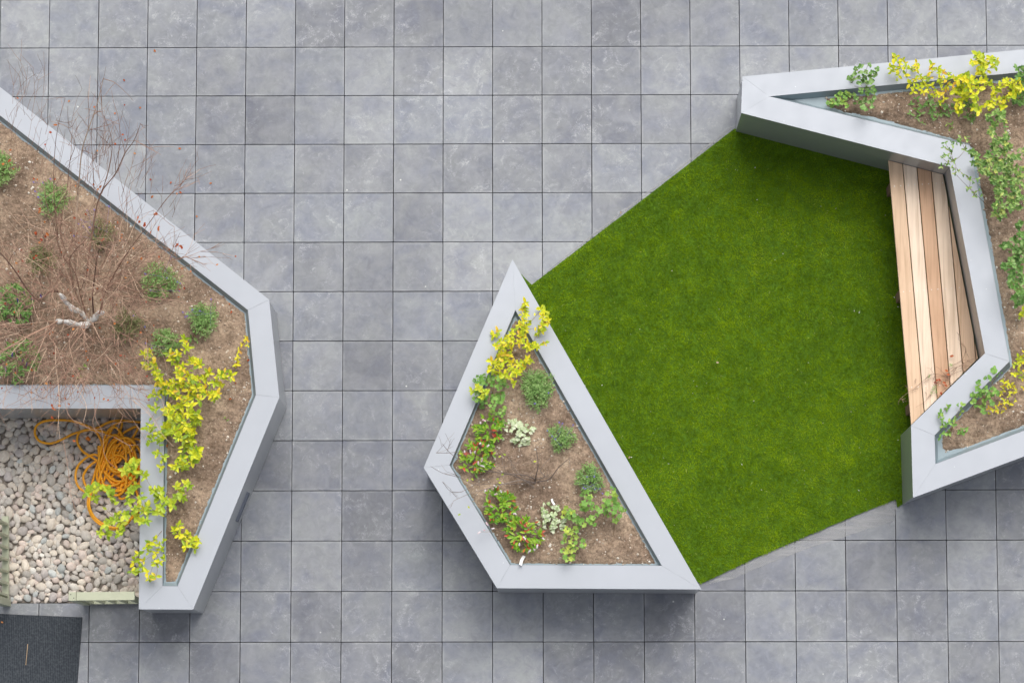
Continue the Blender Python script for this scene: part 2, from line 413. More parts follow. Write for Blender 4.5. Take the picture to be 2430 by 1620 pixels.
pit_line_a = at(0, 1430, 0); pit_line_b = at(400, 1428.5, 0)
pitn = Vector((0, -1))
pav = MB()
for i in range(-16, 20):
    for j in range(-7, 20):
        x0, y1 = T*i, -T*j
        poly = [Vector((x0, y1-T)), Vector((x0+T, y1-T)), Vector((x0+T, y1)), Vector((x0, y1))]
        gp = .0026
        poly = inset(poly, [gp+random.uniform(-.0005, .0007) for _ in range(4)])
        cx = x0+T/2
        polys = [poly]
        if i <= -7 and (y1-T) > pit_line_a.y-.001 and y1 < at(0, 900, 0).y+T: continue
        if i <= -7 and y1 > pit_line_a.y > y1-T:
            poly = clip(poly, Vector((0, pit_line_a.y-.003)), pitn)
            polys = [poly]
        for q in polys:
            if len(q) < 3: continue
            dz = random.uniform(-.0006, .0006)
            pav.prism(ccw(q), -.05, dz, random.random(), bev=.0016)
tag(pav.build('pavement', M['slab']), kind='structure')

# pebble bed below the planter arm
pb = [at(-260, 1429, 0), at(400, 1429, 0), at(400, 930, 0), at(-260, 930, 0)]
bed = MB(); bed.prism(ccw([p.xy for p in pb]), -.085, -.055)
tag(bed.build('gravel_bed_base', M['bed']), kind='structure')

# ------------------------------------------------------------------ planters
H = 0.775
def build_planter(label, outer_px, inner_px, lin_in, depth, floor_px=None, light=None, bottom=0.012):
    O = [at(x, y, H) for x, y in outer_px]; I = [at(x, y, H) for x, y in inner_px]
    if area(O) < 0:
        O.reverse(); I.reverse(); n = len(O)
        lin_in = [lin_in[(n-2-k) % n] for k in range(n)]
    n = len(O)
    root = empty('planter', (O[0].x, O[0].y, 0), label, 'planter')
    # outer walls, one folded sheet, a few mm inside the coping
    Ow = inset([p.xy for p in O], [.004]*n)
    wv = MB()
    Oi = inset([p.xy for p in O], [.05]*n)
    vs = [(p.x, p.y, bottom) for p in Ow]+[(p.x, p.y, H-.003) for p in Ow]+[(p.x, p.y, H-.003) for p in Oi]+[(p.x, p.y, bottom) for p in Oi]
    fs = []
    for i in range(n):
        j = (i+1) % n
        fs += [(i, j, n+j, n+i), (n+i, n+j, 2*n+j, 2*n+i), (2*n+i, 2*n+j, 3*n+j, 3*n+i), (3*n+i, 3*n+j, j, i)]
    wv.add(vs, fs); wv.build('outer_wall', M['wall'], root)
    pl = MB(); pi = inset([p.xy for p in O], [.02]*n); pj = inset([p.xy for p in O], [.04]*n)
    vs = [(p.x, p.y, 0.002) for p in pi]+[(p.x, p.y, bottom) for p in pi]+[(p.x, p.y, bottom) for p in pj]+[(p.x, p.y, 0.002) for p in pj]
    fs = []
    for i in range(n):
        j = (i+1) % n; fs += [(i, j, n+j, n+i), (2*n+i, 2*n+j, 3*n+j, 3*n+i)]
    pl.add(vs, fs); pl.build('plinth', M['screw'], root)
    # coping panels, mitred, with hairline joints
    for i in range(n):
        j = (i+1) % n
        a, b, c, d = O[i].xy, O[j].xy, I[j].xy, I[i].xy
        poly = [a, b, c, d] if (c-d).length > 1e-4 else [a, b, c]
        def sh(p, q, w=.0007): return p+(q-p).normalized()*w
        if len(poly) == 4: poly = [sh(a, b), sh(b, a), sh(c, d), sh(d, c)]
        else: poly = [sh(a, b), sh(b, a), c]
        m = MB(); m.prism(poly, H-.003, H+.0, .5); m.build('coping', M['coping'], root)
    # liner: folded sheet inside the opening
    uniq = [0]
    for k in range(1, n):
        if (I[k]-I[uniq[-1]]).length > 1e-4: uniq.append(k)
    if (I[uniq[-1]]-I[uniq[0]]).length < 1e-4: uniq.pop()
    U = [I[k].xy for k in uniq]
    dl = []
    for a_, k in enumerate(uniq):
        # edge leaving U[a_]: last duplicate index before the next unique point
        nx = uniq[(a_+1) % len(uniq)]
        dl.append(lin_in[(nx-1) % n])
    B = inset(U, dl); nu = len(U)
    lm = MB(); Ub = inset(U, [.0015]*nu)
    vs = [(p.x, p.y, H-.004) for p in Ub]+[(p.x, p.y, H-depth) for p in B]+[(p.x, p.y, H-depth-.25) for p in B]
    fs = []
    for i in range(nu):
        j = (i+1) % nu; fs += [(j, i, nu+i, nu+j), (nu+j, nu+i, 2*nu+i, 2*nu+j)]
    lm.add(vs, fs)
    if floor_px: F = ccw([at(x, y, H-depth).xy for x, y in floor_px])
    else: F = B
    lm.add([(p.x, p.y, H-depth-.004) for p in F], [tuple(range(len(F)))])
    lm.build('liner', M['liner'], root)
    return root, B

def ground_noise(x, y, s): return noise.noise(Vector((x*s, y*s, s)))
SOILH = {}
def build_soil(name, poly, z, amp=.03, rough_edge=.010):
    """a crumbly mound: poly (xy, ccw) resampled with a ragged rim and dense inner points"""
    rim = []
    n = len(poly)
    for i in range(n):
        a, b = poly[i], poly[(i+1) % n]; L = (b-a).length; k = max(1, int(L/.03)); nn = Vector((-(b-a).y, (b-a).x)).normalized()
        for q in range(k):
            p = a.lerp(b, q/k); e = (noise.noise(Vector((p.x*9, p.y*9, 1)))+.5*noise.noise(Vector((p.x*31, p.y*31, 2))))
            rim.append(p+nn*max(0, rough_edge*(.6+e*1.6)))
    xs = [p.x for p in rim]; ys = [p.y for p in rim]
    pts = list(rim); step = .015
    x = min(xs)
    while x < max(xs):
        y = min(ys)
        while y < max(ys):
            q = Vector((x+random.uniform(-.4, .4)*step, y+random.uniform(-.4, .4)*step))
            if inside(q, rim) and dist_edge(q, poly) > .017: pts.append(q)
            y += step
        x += step
    nr = len(rim)
    r = delaunay_2d_cdt(pts, [(i, (i+1) % nr) for i in range(nr)], [], 1, 1e-6)
    V, F = r[0], r[2]
    me = MB()
    def hz(p):
        d = min(1, max(0, dist_edge(p, poly)-.006)/.10)
        return z+.002+amp*(d*(.55+.45*ground_noise(p.x, p.y, 4))+d*.35*ground_noise(p.x+5, p.y, 14)+.30*ground_noise(p.x, p.y+3, 33)+.14*ground_noise(p.x+9, p.y, 70))
    rs_ = {(round(p.x, 5), round(p.y, 5)) for p in rim}
    me.v = [(p.x, p.y, hz(p) if (round(p.x, 5), round(p.y, 5)) not in rs_ else z-.012) for p in V]
    me.f = [tuple(f) for f in F]; me.t = [.5]*len(F)
    o = me.build(name, M['soil'], smooth=True); tag(o, kind='structure')
    SOILH[name] = (rim, hz)
    return rim, hz

# left planter, wrapping round the pebble bed
LO = [(-260, 1.5), (638.8, 711), (662.7, 942.7), (458.3, 1445.4), (329.4, 1444.7), (334.2, 968.8), (-260, 968.8)]
LI = [(-200, 117.5), (588.4, 735.4), (607.5, 936.3), (421.6, 1390), (385.6, 1389.5), (390.5, 913.8), (-200, 914.6)]
lp, LB = build_planter('large grey metal planter at the left, its arm wrapping round the pebbles', LO, LI, [.026, .024, .024, .026, .006, .001, .02], .05)
MO = [(1216, 615.3), (1664.5, 1397.5), (1179.3, 1394.6), (1005.5, 1109)]
MI = [(1223, 735.5), (1570.6, 1341.3), (1210.2, 1339.7), (1066.7, 1102.8)]
mp_, MBd = build_planter('pale grey metal kite-shaped planter standing alone beside the lawn', MO, MI, [.018, .004, .010, .012], .05)
RO = [(1761.9, 182), (2700, 91.6), (2700, 982), (2166.6, 1180.2), (2161.8, 1009), (2337.5, 838), (2254, 396), (1758.7, 268.2)]
RI = [(1825.7, 229.2), (2640, 151), (2640, 942), (2219.9, 1100.2), (2217.7, 1032.3), (2395.3, 857.5), (2301, 345), (1825.7, 229.2)]
rfloor = [(1874, 222), (2645, 150), (2645, 945), (2218, 1103), (2216, 1030), (2393, 857), (2300, 346), (1874, 243)]
rp, RB = build_planter('angular grey metal planter at the right, its inner corner holding the timber bench', RO, RI, [.035, .02, .026, .03, .035, .012, .030, .03], .075, rfloor)

zl, zm, zr = H-.05, H-.05, H-.075
lrim, lh = build_soil('soil', LB, zl, .030, .0015)
mrim, mh = build_soil('soil', MBd, zm, .034, .0012)
# the right planter's soil stops short of its sharp tip
rs = [(1958, 231), (2010, 226), (2082, 221), (2152, 214), (2290, 201), (2407, 189), (2640, 166), (2640, 937), (2430, 1012), (2300, 1062), (2236, 1075), (2232, 1035), (2262, 1000), (2330, 935), (2400, 866),
      (2360, 640), (2318, 410), (2304, 352), (2257, 331), (2190, 313), (2120, 294), (2069, 281), (2000, 268), (1960, 254)]
RS = [at(x, y, zr).xy for x, y in rs]
if area(RS) < 0: RS.reverse()
rrim, rh = build_soil('soil', RS, zr, .040, .002)

def soilz(p):
    for rim, f in ((lrim, lh), (mrim, mh), (rrim, rh)):
        if inside(p, rim): return f(p)
    return H-.05
def on_soil(px, py, zz):
    p = at(px, py, zz); z = soilz(p); p = at(px, py, z); return Vector((p.x, p.y, soilz(p)))

# slim recessed wall light in the left planter's outer face
a, b = at(662.7, 942.7, H), at(458.3, 1445.4, H)
d = (b-a).normalized(); nn = Vector((-d.y, d.x, 0))
if nn.x < 0: nn = -nn
c = a+(b-a)*((1192-942.7)/(1445.4-942.7)); c = Vector((c.x, c.y, .31))
up = Vector((0, 0, 1))
fr = MB()
for s in (-1, 1):
    fr.box(c+up*(.036*s)+nn*.003, d, up, .113, .005, .010)
    fr.box(c+d*(.118*s)+nn*.003, d, up, .005, .041, .010)
fo = fr.build('wall_light', M['dark'], lp)
le = MB(); le.box(c-nn*.0015, d, up, .112, .030, .0045); le.build('light_lens', M['glass'], fo)

# ------------------------------------------------------------------ lawn
gp = [(1225, 640), (1262, 675.5), (1500, 493), (1743, 305.5), (1765, 306), (2280, 440), (2345, 850), (2165, 1020), (2142, 1196), (2129, 1203), (2126, 1184), (2050, 1214), (1900, 1277), (1790, 1324), (1664, 1384), (1640, 1372), (1330, 830)]
GP = ccw([at(x, y, 0.01).xy for x, y in gp])
lw = MB()
lw.prism(GP, .0015, .010); tag(lw.build('lawn', M['turf']), kind='structure')
def poly_inside(P, poly):
    x, y = P[:, 0], P[:, 1]; c = np.zeros(len(P), bool); n = len(poly)
    for i in range(n):
        x1, y1 = poly[i]; x2, y2 = poly[(i+1) % n]
        m = ((y1 > y) != (y2 > y)) & (x < (x2-x1)*(y-y1)/((y2-y1) if abs(y2-y1) > 1e-9 else 1e-9)+x1); c ^= m
    return c
mn = np.min(np.array([tuple(p) for p in GP]), 0); mx = np.max(np.array([tuple(p) for p in GP]), 0)
NB = 330000
P = rng.uniform(mn-.004, mx+.004, (NB, 2)); P = P[poly_inside(P, [tuple(p) for p in GP])]
nb = len(P)
def vnoise(P, s, seed):
    r = np.random.default_rng(seed); G = r.uniform(-1, 1, (64, 64))
    q = (P*s) % 63; i = q.astype(int); f = q-i; f = f*f*(3-2*f)
    a, b_, c_, d_ = G[i[:, 0], i[:, 1]], G[i[:, 0]+1, i[:, 1]], G[i[:, 0], i[:, 1]+1], G[i[:, 0]+1, i[:, 1]+1]
    return (a*(1-f[:, 0])+b_*f[:, 0])*(1-f[:, 1])+(c_*(1-f[:, 0])+d_*f[:, 0])*f[:, 1]
Pn = P-mn+.01
ang = rng.uniform(0, 2*np.pi, nb)
lean = .58+.18*vnoise(Pn, 14, 1)+rng.uniform(-.25, .35, nb)
dirx = np.cos(ang)*.85+.4*vnoise(Pn, 9, 2); diry = np.sin(ang)*.85+.4*vnoise(Pn, 9, 3)-.15
Lb = rng.uniform(.020, .034, nb)*(1+.10*vnoise(Pn, 11, 4))
wd = rng.uniform(.0012, .0022, nb)
sx, sy = -np.sin(ang), np.cos(ang)
v0 = np.stack([P[:, 0]-sx*wd, P[:, 1]-sy*wd, np.full(nb, .009)], 1); v1 = np.stack([P[:, 0]+sx*wd, P[:, 1]+sy*wd, np.full(nb, .009)], 1)
hx = Lb*lean
v2 = np.stack([P[:, 0]+dirx*hx, P[:, 1]+diry*hx, .009+Lb*np.sqrt(np.clip(1-lean**2*.7, .15, 1))], 1)
V = np.stack([v0, v1, v2], 1).reshape(-1, 3)
me = bpy.data.meshes.new('grass'); me.vertices.add(3*nb); me.vertices.foreach_set('co', V.ravel())
me.loops.add(3*nb); me.loops.foreach_set('vertex_index', np.arange(3*nb, dtype=np.int32))
me.polygons.add(nb); me.polygons.foreach_set('loop_start', np.arange(0, 3*nb, 3, dtype=np.int32)); me.polygons.foreach_set('loop_total', np.full(nb, 3, np.int32))
tn = np.clip(.45+.17*rng.standard_normal(nb)+.24*vnoise(Pn, 2.6, 5)+.17*vnoise(Pn, 11, 6)+.10*vnoise(Pn, 16.9, 7), 0, .92); k = rng.random(nb) < .004; tn[k] = 1
a_ = me.attributes.new('tint', 'FLOAT', 'FACE'); a_.data.foreach_set('value', tn)
me.update(); me.validate(); me.materials.append(M['grass'])
go = bpy.data.objects.new('grass', me); C.objects.link(go)
tag(go, 'short vivid green artificial grass between the two right-hand planters', 'grass', kind='stuff')
db = MB()
for _ in range(150):
    q = Vector((random.uniform(mn[0], mx[0]), random.uniform(mn[1], mx[1])))
    if not inside(q, GP): continue
    a = random.uniform(0, 6.3); s = random.choice([.002, .003, .003, .004, .006])
    db.leaf((q.x, q.y, .034), (math.cos(a), math.sin(a), .1), (0, 0, 1), s*random.uniform(1.2, 3.2), s, 'needle', random.random(), 0, 0)
tag(db.build('grass_litter', M['debris']), 'pale specks of litter scattered over the green lawn', 'litter', kind='stuff')

m_, n_t, b_ = newmat('lime_residue'); p_ = pos(n_t)
mpp = N(n_t, 'ShaderNodeMapping'); mpp.inputs['Rotation'].default_value = (0, 0, R(-23)); mpp.inputs['Scale'].default_value = (2.5, 14, 1); n_t.links.new(p_, mpp.inputs[0])
fa = ramp(n_t, noi(n_t, mpp.outputs[0], 1.6, 6, .65, .5), [(.30, (.12, .12, .12)), (.66, (.62, .62, .62))]).outputs[0]
b_.inputs['Base Color'].default_value = (.46, .46, .46, 1); b_.inputs['Roughness'].default_value = .8
tr_ = N(n_t, 'ShaderNodeBsdfTransparent'); ms_ = N(n_t, 'ShaderNodeMixShader'); n_t.links.new(fa, ms_.inputs[0]); n_t.links.new(tr_.outputs[0], ms_.inputs[1]); n_t.links.new(b_.outputs[0], ms_.inputs[2])
n_t.links.new(ms_.outputs[0], n_t.nodes['Material Output'].inputs[0])
rz_ = MB()
for qs in ([(1668, 1388), (1790, 1328), (1900, 1281), (2050, 1218), (2126, 1188), (2127, 1206), (2122, 1236), (2040, 1262), (1930, 1296), (1820, 1338), (1740, 1372)], [(1268, 668), (1500, 489), (1738, 304), (1734, 301), (1600, 406), (1492, 489), (1380, 576)]):
    rz_.add([at(x, y, .0022) for x, y in qs], [tuple(reversed(range(len(qs)))) ])
tag(rz_.build('paving_residue', m_), kind='structure')

# ------------------------------------------------------------------ bench
BZ = .42
bp = [at(2108.2, 380.7, BZ).xy, at(2237.5, 414, BZ).xy, at(2320.9, 850, BZ).xy, at(2162.4, 1007.6, BZ).xy]
BP = ccw(bp)
broot = empty('bench', (*((bp[0]+bp[3])/2), 0), 'timber slat bench fitted into the corner of the right-hand planter', 'bench')
fd = (bp[3]-bp[0]).normalized(); fn = Vector((-fd.y, fd.x))
if fn.x < 0: fn = -fn
sw = .1105
tints = [.58, .92, .28, .86, .54, .42]
for k in range(6):
    q = clip(BP, bp[0]+fn*(k*sw+(.0 if k == 0 else .0035)), fn)
    if len(q) > 2: q = clip(q, bp[0]+fn*((k+1)*sw-.0035), -fn)
    if len(q) < 3: continue
    m = MB(); m.prism(ccw(q), BZ-.028, BZ, tints[k], bev=.002)
    so_ = m.build('slat', M['wood'], broot)
    so_['label'] = ['light tan front slat', 'pale cream slat', 'reddish brown slat', 'pale pinkish slat', 'tan tapering slat', 'short tan sliver of a slat at the wall'][k]
# screw heads in pairs over each rail
for t in (.10, .5, .86):
    for k in range(5):
        for e in (.030, .080):
            q = bp[0]+fd*((bp[3]-bp[0]).length*t)+fn*(k*sw+e)
            if not inside(q, inset(BP, [.012]*len(BP))): continue
            m = MB(); m.prism([Vector((q.x+.0035*math.cos(a*math.pi/3), q.y+.0035*math.sin(a*math.pi/3))) for a in range(6)], BZ, BZ+.0008); m.build('screw', M['bright_screw'], broot)
# frame rails and legs
L = (bp[3]-bp[0]).length
for t in (.16, .5, .82):
    a = bp[0]+fd*(L*t)+fn*.02; 
    wv_ = clip(clip(BP, a-fd*.02, fd), a+fd*.02, -fd)
    wv_ = inset(ccw(wv_), [.012]*len(wv_)) if len(wv_) > 2 else wv_
    fr = MB(); fr.prism(wv_, BZ-.075, BZ-.030); fr.build('rail', M['legwood'], broot)
for t in (.09, .50, .93):
    a = bp[0]+fd*(L*t)+fn*.035
    m = MB(); m.box((a.x, a.y, (BZ-.076)/2+.003), (fd.x, fd.y, 0), (fn.x, fn.y, 0), .035, .022, (BZ-.076)/2-.004); m.build('leg', M['legwood'], broot)
    if t < .9:
        a2 = a+fn*(.26 if t < .2 else .40)
        m = MB(); m.box((a2.x, a2.y, (BZ-.076)/2+.003), (fd.x, fd.y, 0), (fn.x, fn.y, 0), .035, .022, (BZ-.076)/2-.004); m.build('leg', M['legwood'], broot)

# ------------------------------------------------------------------ green gates by the pebbles
def gate(label, a, b, h, post_at_a=True, nbal=5, rail_w=.032):
    a = Vector((a[0], a[1], 0)); b = Vector((b[0], b[1], 0)); d = (b-a).normalized(); n_ = Vector((-d.y, d.x, 0)); L = (b-a).length
    up = Vector((0, 0, 1))
    root = empty('gate', a, label, 'gate', 'pale green picket gates closing off the pebbles')
    mid = (a+b)/2
    m = MB(); m.box(mid+up*(h-.02)+d*.03, d, n_, L/2-.03, rail_w, .020); m.build('top_rail', M['green'], root)
    m = MB(); m.box(mid+up*.05+d*.02, d, n_, L/2-.02, rail_w*.8, .020); m.build('bottom_rail', M['green'], root)
    for k in range(nbal):
        p = a+d*(L*(k+.9)/(nbal+.6))
        m = MB(); m.box(p+up*(h*.5+.01), d, n_, .009, rail_w*.72, h*.5-.052); m.build('baluster', M['green'], root)
    m = MB(); m.box(a+d*.028+up*(h*.5+.001), d, n_, .028, rail_w*1.05, h*.5); po = m.build('post', M['green'], root)
    for s in (-1, 1):
        m = MB(); c = a+d*(.028+.012*s)-n_*(.014*s)+up*(h+.0015); r_ = .0045
        m.prism([Vector((c.x+r_*math.cos(t), c.y+r_*math.sin(t))) for t in [i*math.pi/4 for i in range(8)]], h, h+.0035); m.build('screw', M['screw'], po)
    return root
hg = .80
g1a, g1b = at(163, 1414, hg), at(319, 1412.5, hg)
gate('pale green low gate between the pebbles and the doormat, ending at the planter', g1a, g1b, hg)
g2a, g2b = at(15, 1438, .02), at(15, 1225, .02)
gate('pale green gate at the left edge of the pebbles, cut off by the photo edge', g2a, g2b, hg, nbal=7)

# ------------------------------------------------------------------ doormat, stick, leaf
dm = [at(-230, 1446, .012).xy, at(195.2, 1463.6, .012).xy, at(178, 1690, .012).xy, at(-230, 1700, .012).xy]
m = MB(); m.prism(ccw(dm), .0015, .012, .5, bev=.003)
tag(m.build('doormat', M['mat']), 'dark charcoal ribbed doormat on the paving in the bottom left corner', 'doormat')
m = MB(); m.tube([at(65.8, 1527, .016), at(63.6, 1552, .017), at(61.2, 1577, .016)], .0028, .0024, 5)
tag(m.build('stick', M['stick']), 'thin straight tan stick lying on the dark doormat', 'stick')

# ------------------------------------------------------------------ pebbles
pcols = {'pale cream': (.74, .66, .56), 'light grey': (.66, .61, .545), 'mid grey': (.54, .50, .45), 'pinkish beige': (.70, .59, .52), 'blue grey': (.54, .56, .54), 'chalk white': (.82, .79, .72), 'mauve grey': (.54, .49, .46)}
pw = [.28, .26, .13, .14, .06, .04, .09]
pm = {k: make_pebble(k.replace(' ', '_')+'_pebble', v) for k, v in pcols.items()}
pv = []
for v in range(9):
    bm = bmesh.new(); bmesh.ops.create_icosphere(bm, subdivisions=3, radius=1)
    off = Vector((v*7.3, v*3.1, 1))
    flat = random.uniform(0, .35)
    for q in bm.verts:
        p = q.co.copy(); s = 1+.20*noise.noise(p*.9+off)+.05*noise.noise(p*2.3+off)
        q.co = p*s
    ls = [(p_.co.x, p_.co.y, p_.co.z) for p_ in bm.verts]; fs = [[x.index for x in f.verts] for f in bm.faces]; bm.free()
    pv.append((ls, fs))
pmesh = {}
def pebble_mesh(v, k):
    if (v, k) not in pmesh:
        me = bpy.data.meshes.new('pebble'); me.from_pydata(pv[v][0], [], pv[v][1]); me.polygons.foreach_set('use_smooth', [True]*len(me.polygons)); me.materials.append(pm[k]); pmesh[(v, k)] = me
    return pmesh[(v, k)]
px0, px1 = at(-60, 1200, 0).x, at(372, 1200, 0).x
py0, py1 = pit_line_a.y+.004, at(200, 975, 0).y
placed = []
cand = []
def try_place(r, tries, lim=1.0):
    for _ in range(tries):
        x, y = random.uniform(px0, px1), random.uniform(py0+r*.75, py1)
        ok = True
        for (a, b_, rr) in placed:
            if (a-x)**2+(b_-y)**2 < (lim*(rr+r))**2: ok = False; break
        if ok: placed.append((x, y, r)); return True
    return False
for r, cnt in ((.046, 14), (.040, 45), (.035, 110), (.030, 190), (.025, 260), (.020, 320)):
    for _ in range(cnt): try_place(r*random.uniform(.93, 1.07), 70, .85)
KEYS = list(pcols)
peb = []
for (x, y, r) in placed:
    e = random.uniform(.70, .98)
    peb.append((x, y, random.uniform(-.036, -.026), r*1.04/e**.5, r*1.04*e**.9, r*random.uniform(.50, .72), random.uniform(0, 6.28), random.choices(KEYS, pw)[0], random.randrange(9), random.uniform(-.22, .22)))
peb.sort(key=lambda p: -p[3]*p[4])
vis = [p for p in peb if p[0] < at(352, 1200, 0).x and p[0] > at(-12, 1200, 0).x]
inv = [p for p in peb if p not in vis]
ind = vis[:300]; rest = vis[300:]+inv
for (x, y, z, a, b_, c_, rz, key, v, ti) in ind:
    o = bpy.data.objects.new('pebble', pebble_mesh(v, key)); C.objects.link(o)
    o.location = (x, y, z); o.scale = (a, b_, c_); o.rotation_euler = (ti, ti*.7, rz)
    big = a > .040
    tag(o, ('large' if big else 'small' if a < .029 else 'medium')+' smooth '+key+' pebble in the stone bed beside the hose', 'pebble', 'smooth river pebbles in the stone bed')
# lower layer and gaps
sm = {k: MB() for k in KEYS}
low = []
for _ in range(900):
    low.append((random.uniform(px0, px1), random.uniform(py0+.012, py1), random.uniform(-.046, -.036), random.uniform(.020, .036), random.uniform(.015, .025), random.uniform(.010, .015), random.uniform(0, 6.28), random.choices(KEYS, pw)[0], random.randrange(9), random.uniform(-.3, .3)))
allm = MB(); mats_ = []
me = bpy.data.meshes.new('gravel'); VV = []; FF = []; MI_ = []
for (x, y, z, a, b_, c_, rz, key, v, ti) in rest+low:
    mt = Matrix.Translation((x, y, z)) @ Euler((ti, ti*.7, rz)).to_matrix().to_4x4() @ Matrix.Diagonal((a, b_, c_, 1))
    n0 = len(VV); VV += [tuple(mt @ Vector(p)) for p in pv[v][0]]; FF += [tuple(i+n0 for i in f) for f in pv[v][1]]; MI_ += [KEYS.index(key)]*len(pv[v][1])
me.from_pydata(VV, [], FF)
for k in KEYS: me.materials.append(plain(k.replace(' ', '_')+'_gravel', tuple(c*.93 for c in pcols[k]), .75, scale=9, var=.18))
me.polygons.foreach_set('material_index', MI_); me.polygons.foreach_set('use_smooth', [True]*len(FF)); me.update()
o = bpy.data.objects.new('gravel', me); C.objects.link(o)
tag(o, 'small pebbles and grit filling the gaps of the stone bed', 'gravel', kind='stuff')

# ------------------------------------------------------------------ hose
def zh(x, y): return (x/4.75, 960+y/4.75)
hp = []
def hadd(lst, z0=.03, z1=.03):
    for i, (x, y) in enumerate(lst):
        u, v = zh(x, y); hp.append(at(u, v, z0+(z1-z0)*i/max(1, len(lst)-1)+random.uniform(0, .012)))
hadd([(1640, 200), (1500, 190), (1340, 175), (1220, 200), (1100, 260), (960, 290), (820, 330), (700, 390), (570, 435), (450, 410), (395, 330), (410, 240), (500, 185), (640, 172), (800, 180), (950, 225), (1050, 275), (1120, 360), (1150, 480)])
hadd([(1090, 700), (1040, 880), (1010, 1010), (990, 1120), (1040, 1260), (1150, 1360), (1290, 1400), (1420, 1350), (1490, 1260), (1560, 1130), (1540, 980)])
hadd([(1430, 860), (1250, 740), (1050, 600), (930, 520), (870, 410), (900, 310), (1010, 280), (1150, 300), (1290, 360)], .05, .05)
hadd([(1400, 480), (1340, 640), (1200, 640), (1060, 560), (900, 660), (850, 800), (890, 930), (1000, 990), (1110, 960), (1190, 800), (1230, 600), (1330, 450), (1480, 390), (1590, 420)], .05, .05)
hadd([(1580, 640), (1500, 800), (1350, 870), (1180, 760), (1100, 640), (1000, 700), (940, 800), (960, 900), (1020, 1000), (1005, 1130), (1060, 1260), (1180, 1350), (1320, 1385), (1450, 1310)], .05, .04)
hadd([(1600, 1130), (1590, 900), (1480, 900), (1340, 760), (1270, 560), (1300, 420), (1420, 300), (1550, 280)], .06, .06)
cx, cy = 1330, 640
for k in range(11):
    ccx, ccy = cx+random.uniform(-70, 130), cy+random.uniform(-150, 110); rx, ry = random.uniform(130, 250), random.uniform(180, 330); ph = random.uniform(0, 6.3); tl = random.uniform(-.6, .6); sg = random.choice([-1, 1])
    for q in range(7):
        a = ph+sg*q*2*math.pi*.92/7; rr = 1+random.uniform(-.08, .08)
        X = ccx+rr*(rx*math.cos(a)*math.cos(tl)-ry*math.sin(a)*math.sin(tl)); Y = ccy+rr*(rx*math.cos(a)*math.sin(tl)+ry*math.sin(a)*math.cos(tl))
        X = min(X, 1660); Y = max(Y, 185); u, v = zh(X, Y); hp.append(at(u, v, .03+random.uniform(.0, .03)+k*.0045))
m = MB(); m.tube(hp, .0102, .0102, 8, .5, 7)
ho = m.build('hose', M['hose'], smooth=True)
tag(ho, 'tangled orange hose heaped on the pebbles against the planter wall', 'hose')
u, v = zh(995, 385); p = at(u, v, .03)
m = MB(); m.tube([p+Vector((-.012, .01, 0)), p+Vector((.014, -.01, .008))], .016, .012, 8, .5, 1); m.build('hose_end', M['fitting'], ho)

# ------------------------------------------------------------------ plants
def rdir(u, el):
    return Vector((math.cos(u)*math.cos(el), math.sin(u)*math.cos(el), math.sin(el)))
def rosette(mb, p, n, L, W, kind, t0, t1, el=(.0, .7), up=None):
    ph = random.uniform(0, 6.3)
    for i in range(n):
        a = ph+i*2.4+random.uniform(-.3, .3); e = random.uniform(*el)
        l = L*random.uniform(.55, 1.15)
        mb.leaf(p+Vector((0, 0, random.uniform(-.008, .008))), rdir(a, e), (0, 0, 1), l, W*l/L*random.uniform(.85, 1.15), kind, random.uniform(t0, t1), random.uniform(.1, .4), random.uniform(.0, .35))
def branching_plant(name, label, cat, base, tips, zs, hr, leafm, L, W, kind='oval', n=6, t=(0, 1), group=None, stemm=None, stem_r=.0022, along=2, el=(.0, .7), conv=None, extra=None, lean=True):
    """leafy shoots whose tips show at the given photograph places, joined by stems that branch from one base"""
    if conv: base = conv(*base); tips = [conv(*q) for q in tips]
    b = on_soil(base[0], base[1], zs)
    root = empty(name, b, label, cat, group)
    if name == 'yellow_shrub' and zs != zr: L *= 1.14; W *= 1.22
    if name == 'yellow_shrub' and zs == zr: L *= .92; W *= .95; n = max(3, n-1)
    nodes = [b+Vector((0, 0, .01))]
    tw = []
    for q in tips:
        h = random.uniform(*hr)
        w_ = at(q[0], q[1], zs+h)
        tw.append(w_)
    tw.sort(key=lambda p: (p-b).length)
    st = MB(); fo = MB()
    for p in tw:
        best = min(nodes, key=lambda q: (q-p).length+.35*(q-b).length+(.2 if q.z > p.z+.02 else 0))
        mid = best.lerp(p, .5)+Vector((random.uniform(-.012, .012), random.uniform(-.012, .012), .012))
        st.tube([best, mid, p], stem_r*(1.2 if best is nodes[0] else .85), stem_r*.6, 4, random.random(), 3)
        nodes.append(p)
        if name not in ('seedling', 'green_herb') and random.random() < .6: rosette(fo, p+Vector((random.uniform(-.035, .035), random.uniform(-.035, .035), -.035)), n, L*random.uniform(.5, .95), W*.8, kind, t[0], t[0]+(t[1]-t[0])*.45, el)  # lower rosettes: darker, greener tints paint the shrub's inner shade into leaf colour
        rosette(fo, p, n, L, W, kind, t[0], t[1], el)
        for _ in range(along):
            q = best.lerp(p, random.uniform(.35, .9))+Vector((0, 0, .008))
            a = random.uniform(0, 6.3)
            fo.leaf(q, rdir(a, random.uniform(0, .5)), (0, 0, 1), L*random.uniform(.5, .9), W*random.uniform(.6, .9), kind, random.uniform(*t), .25, .2)
    st.build('stem', M['stem'] if stemm is None else stemm, root)
    fo.build('foliage', leafm, root)
    return root
def z4(ox, oy, s): return lambda x, y: (ox+x/s, oy+y/s)

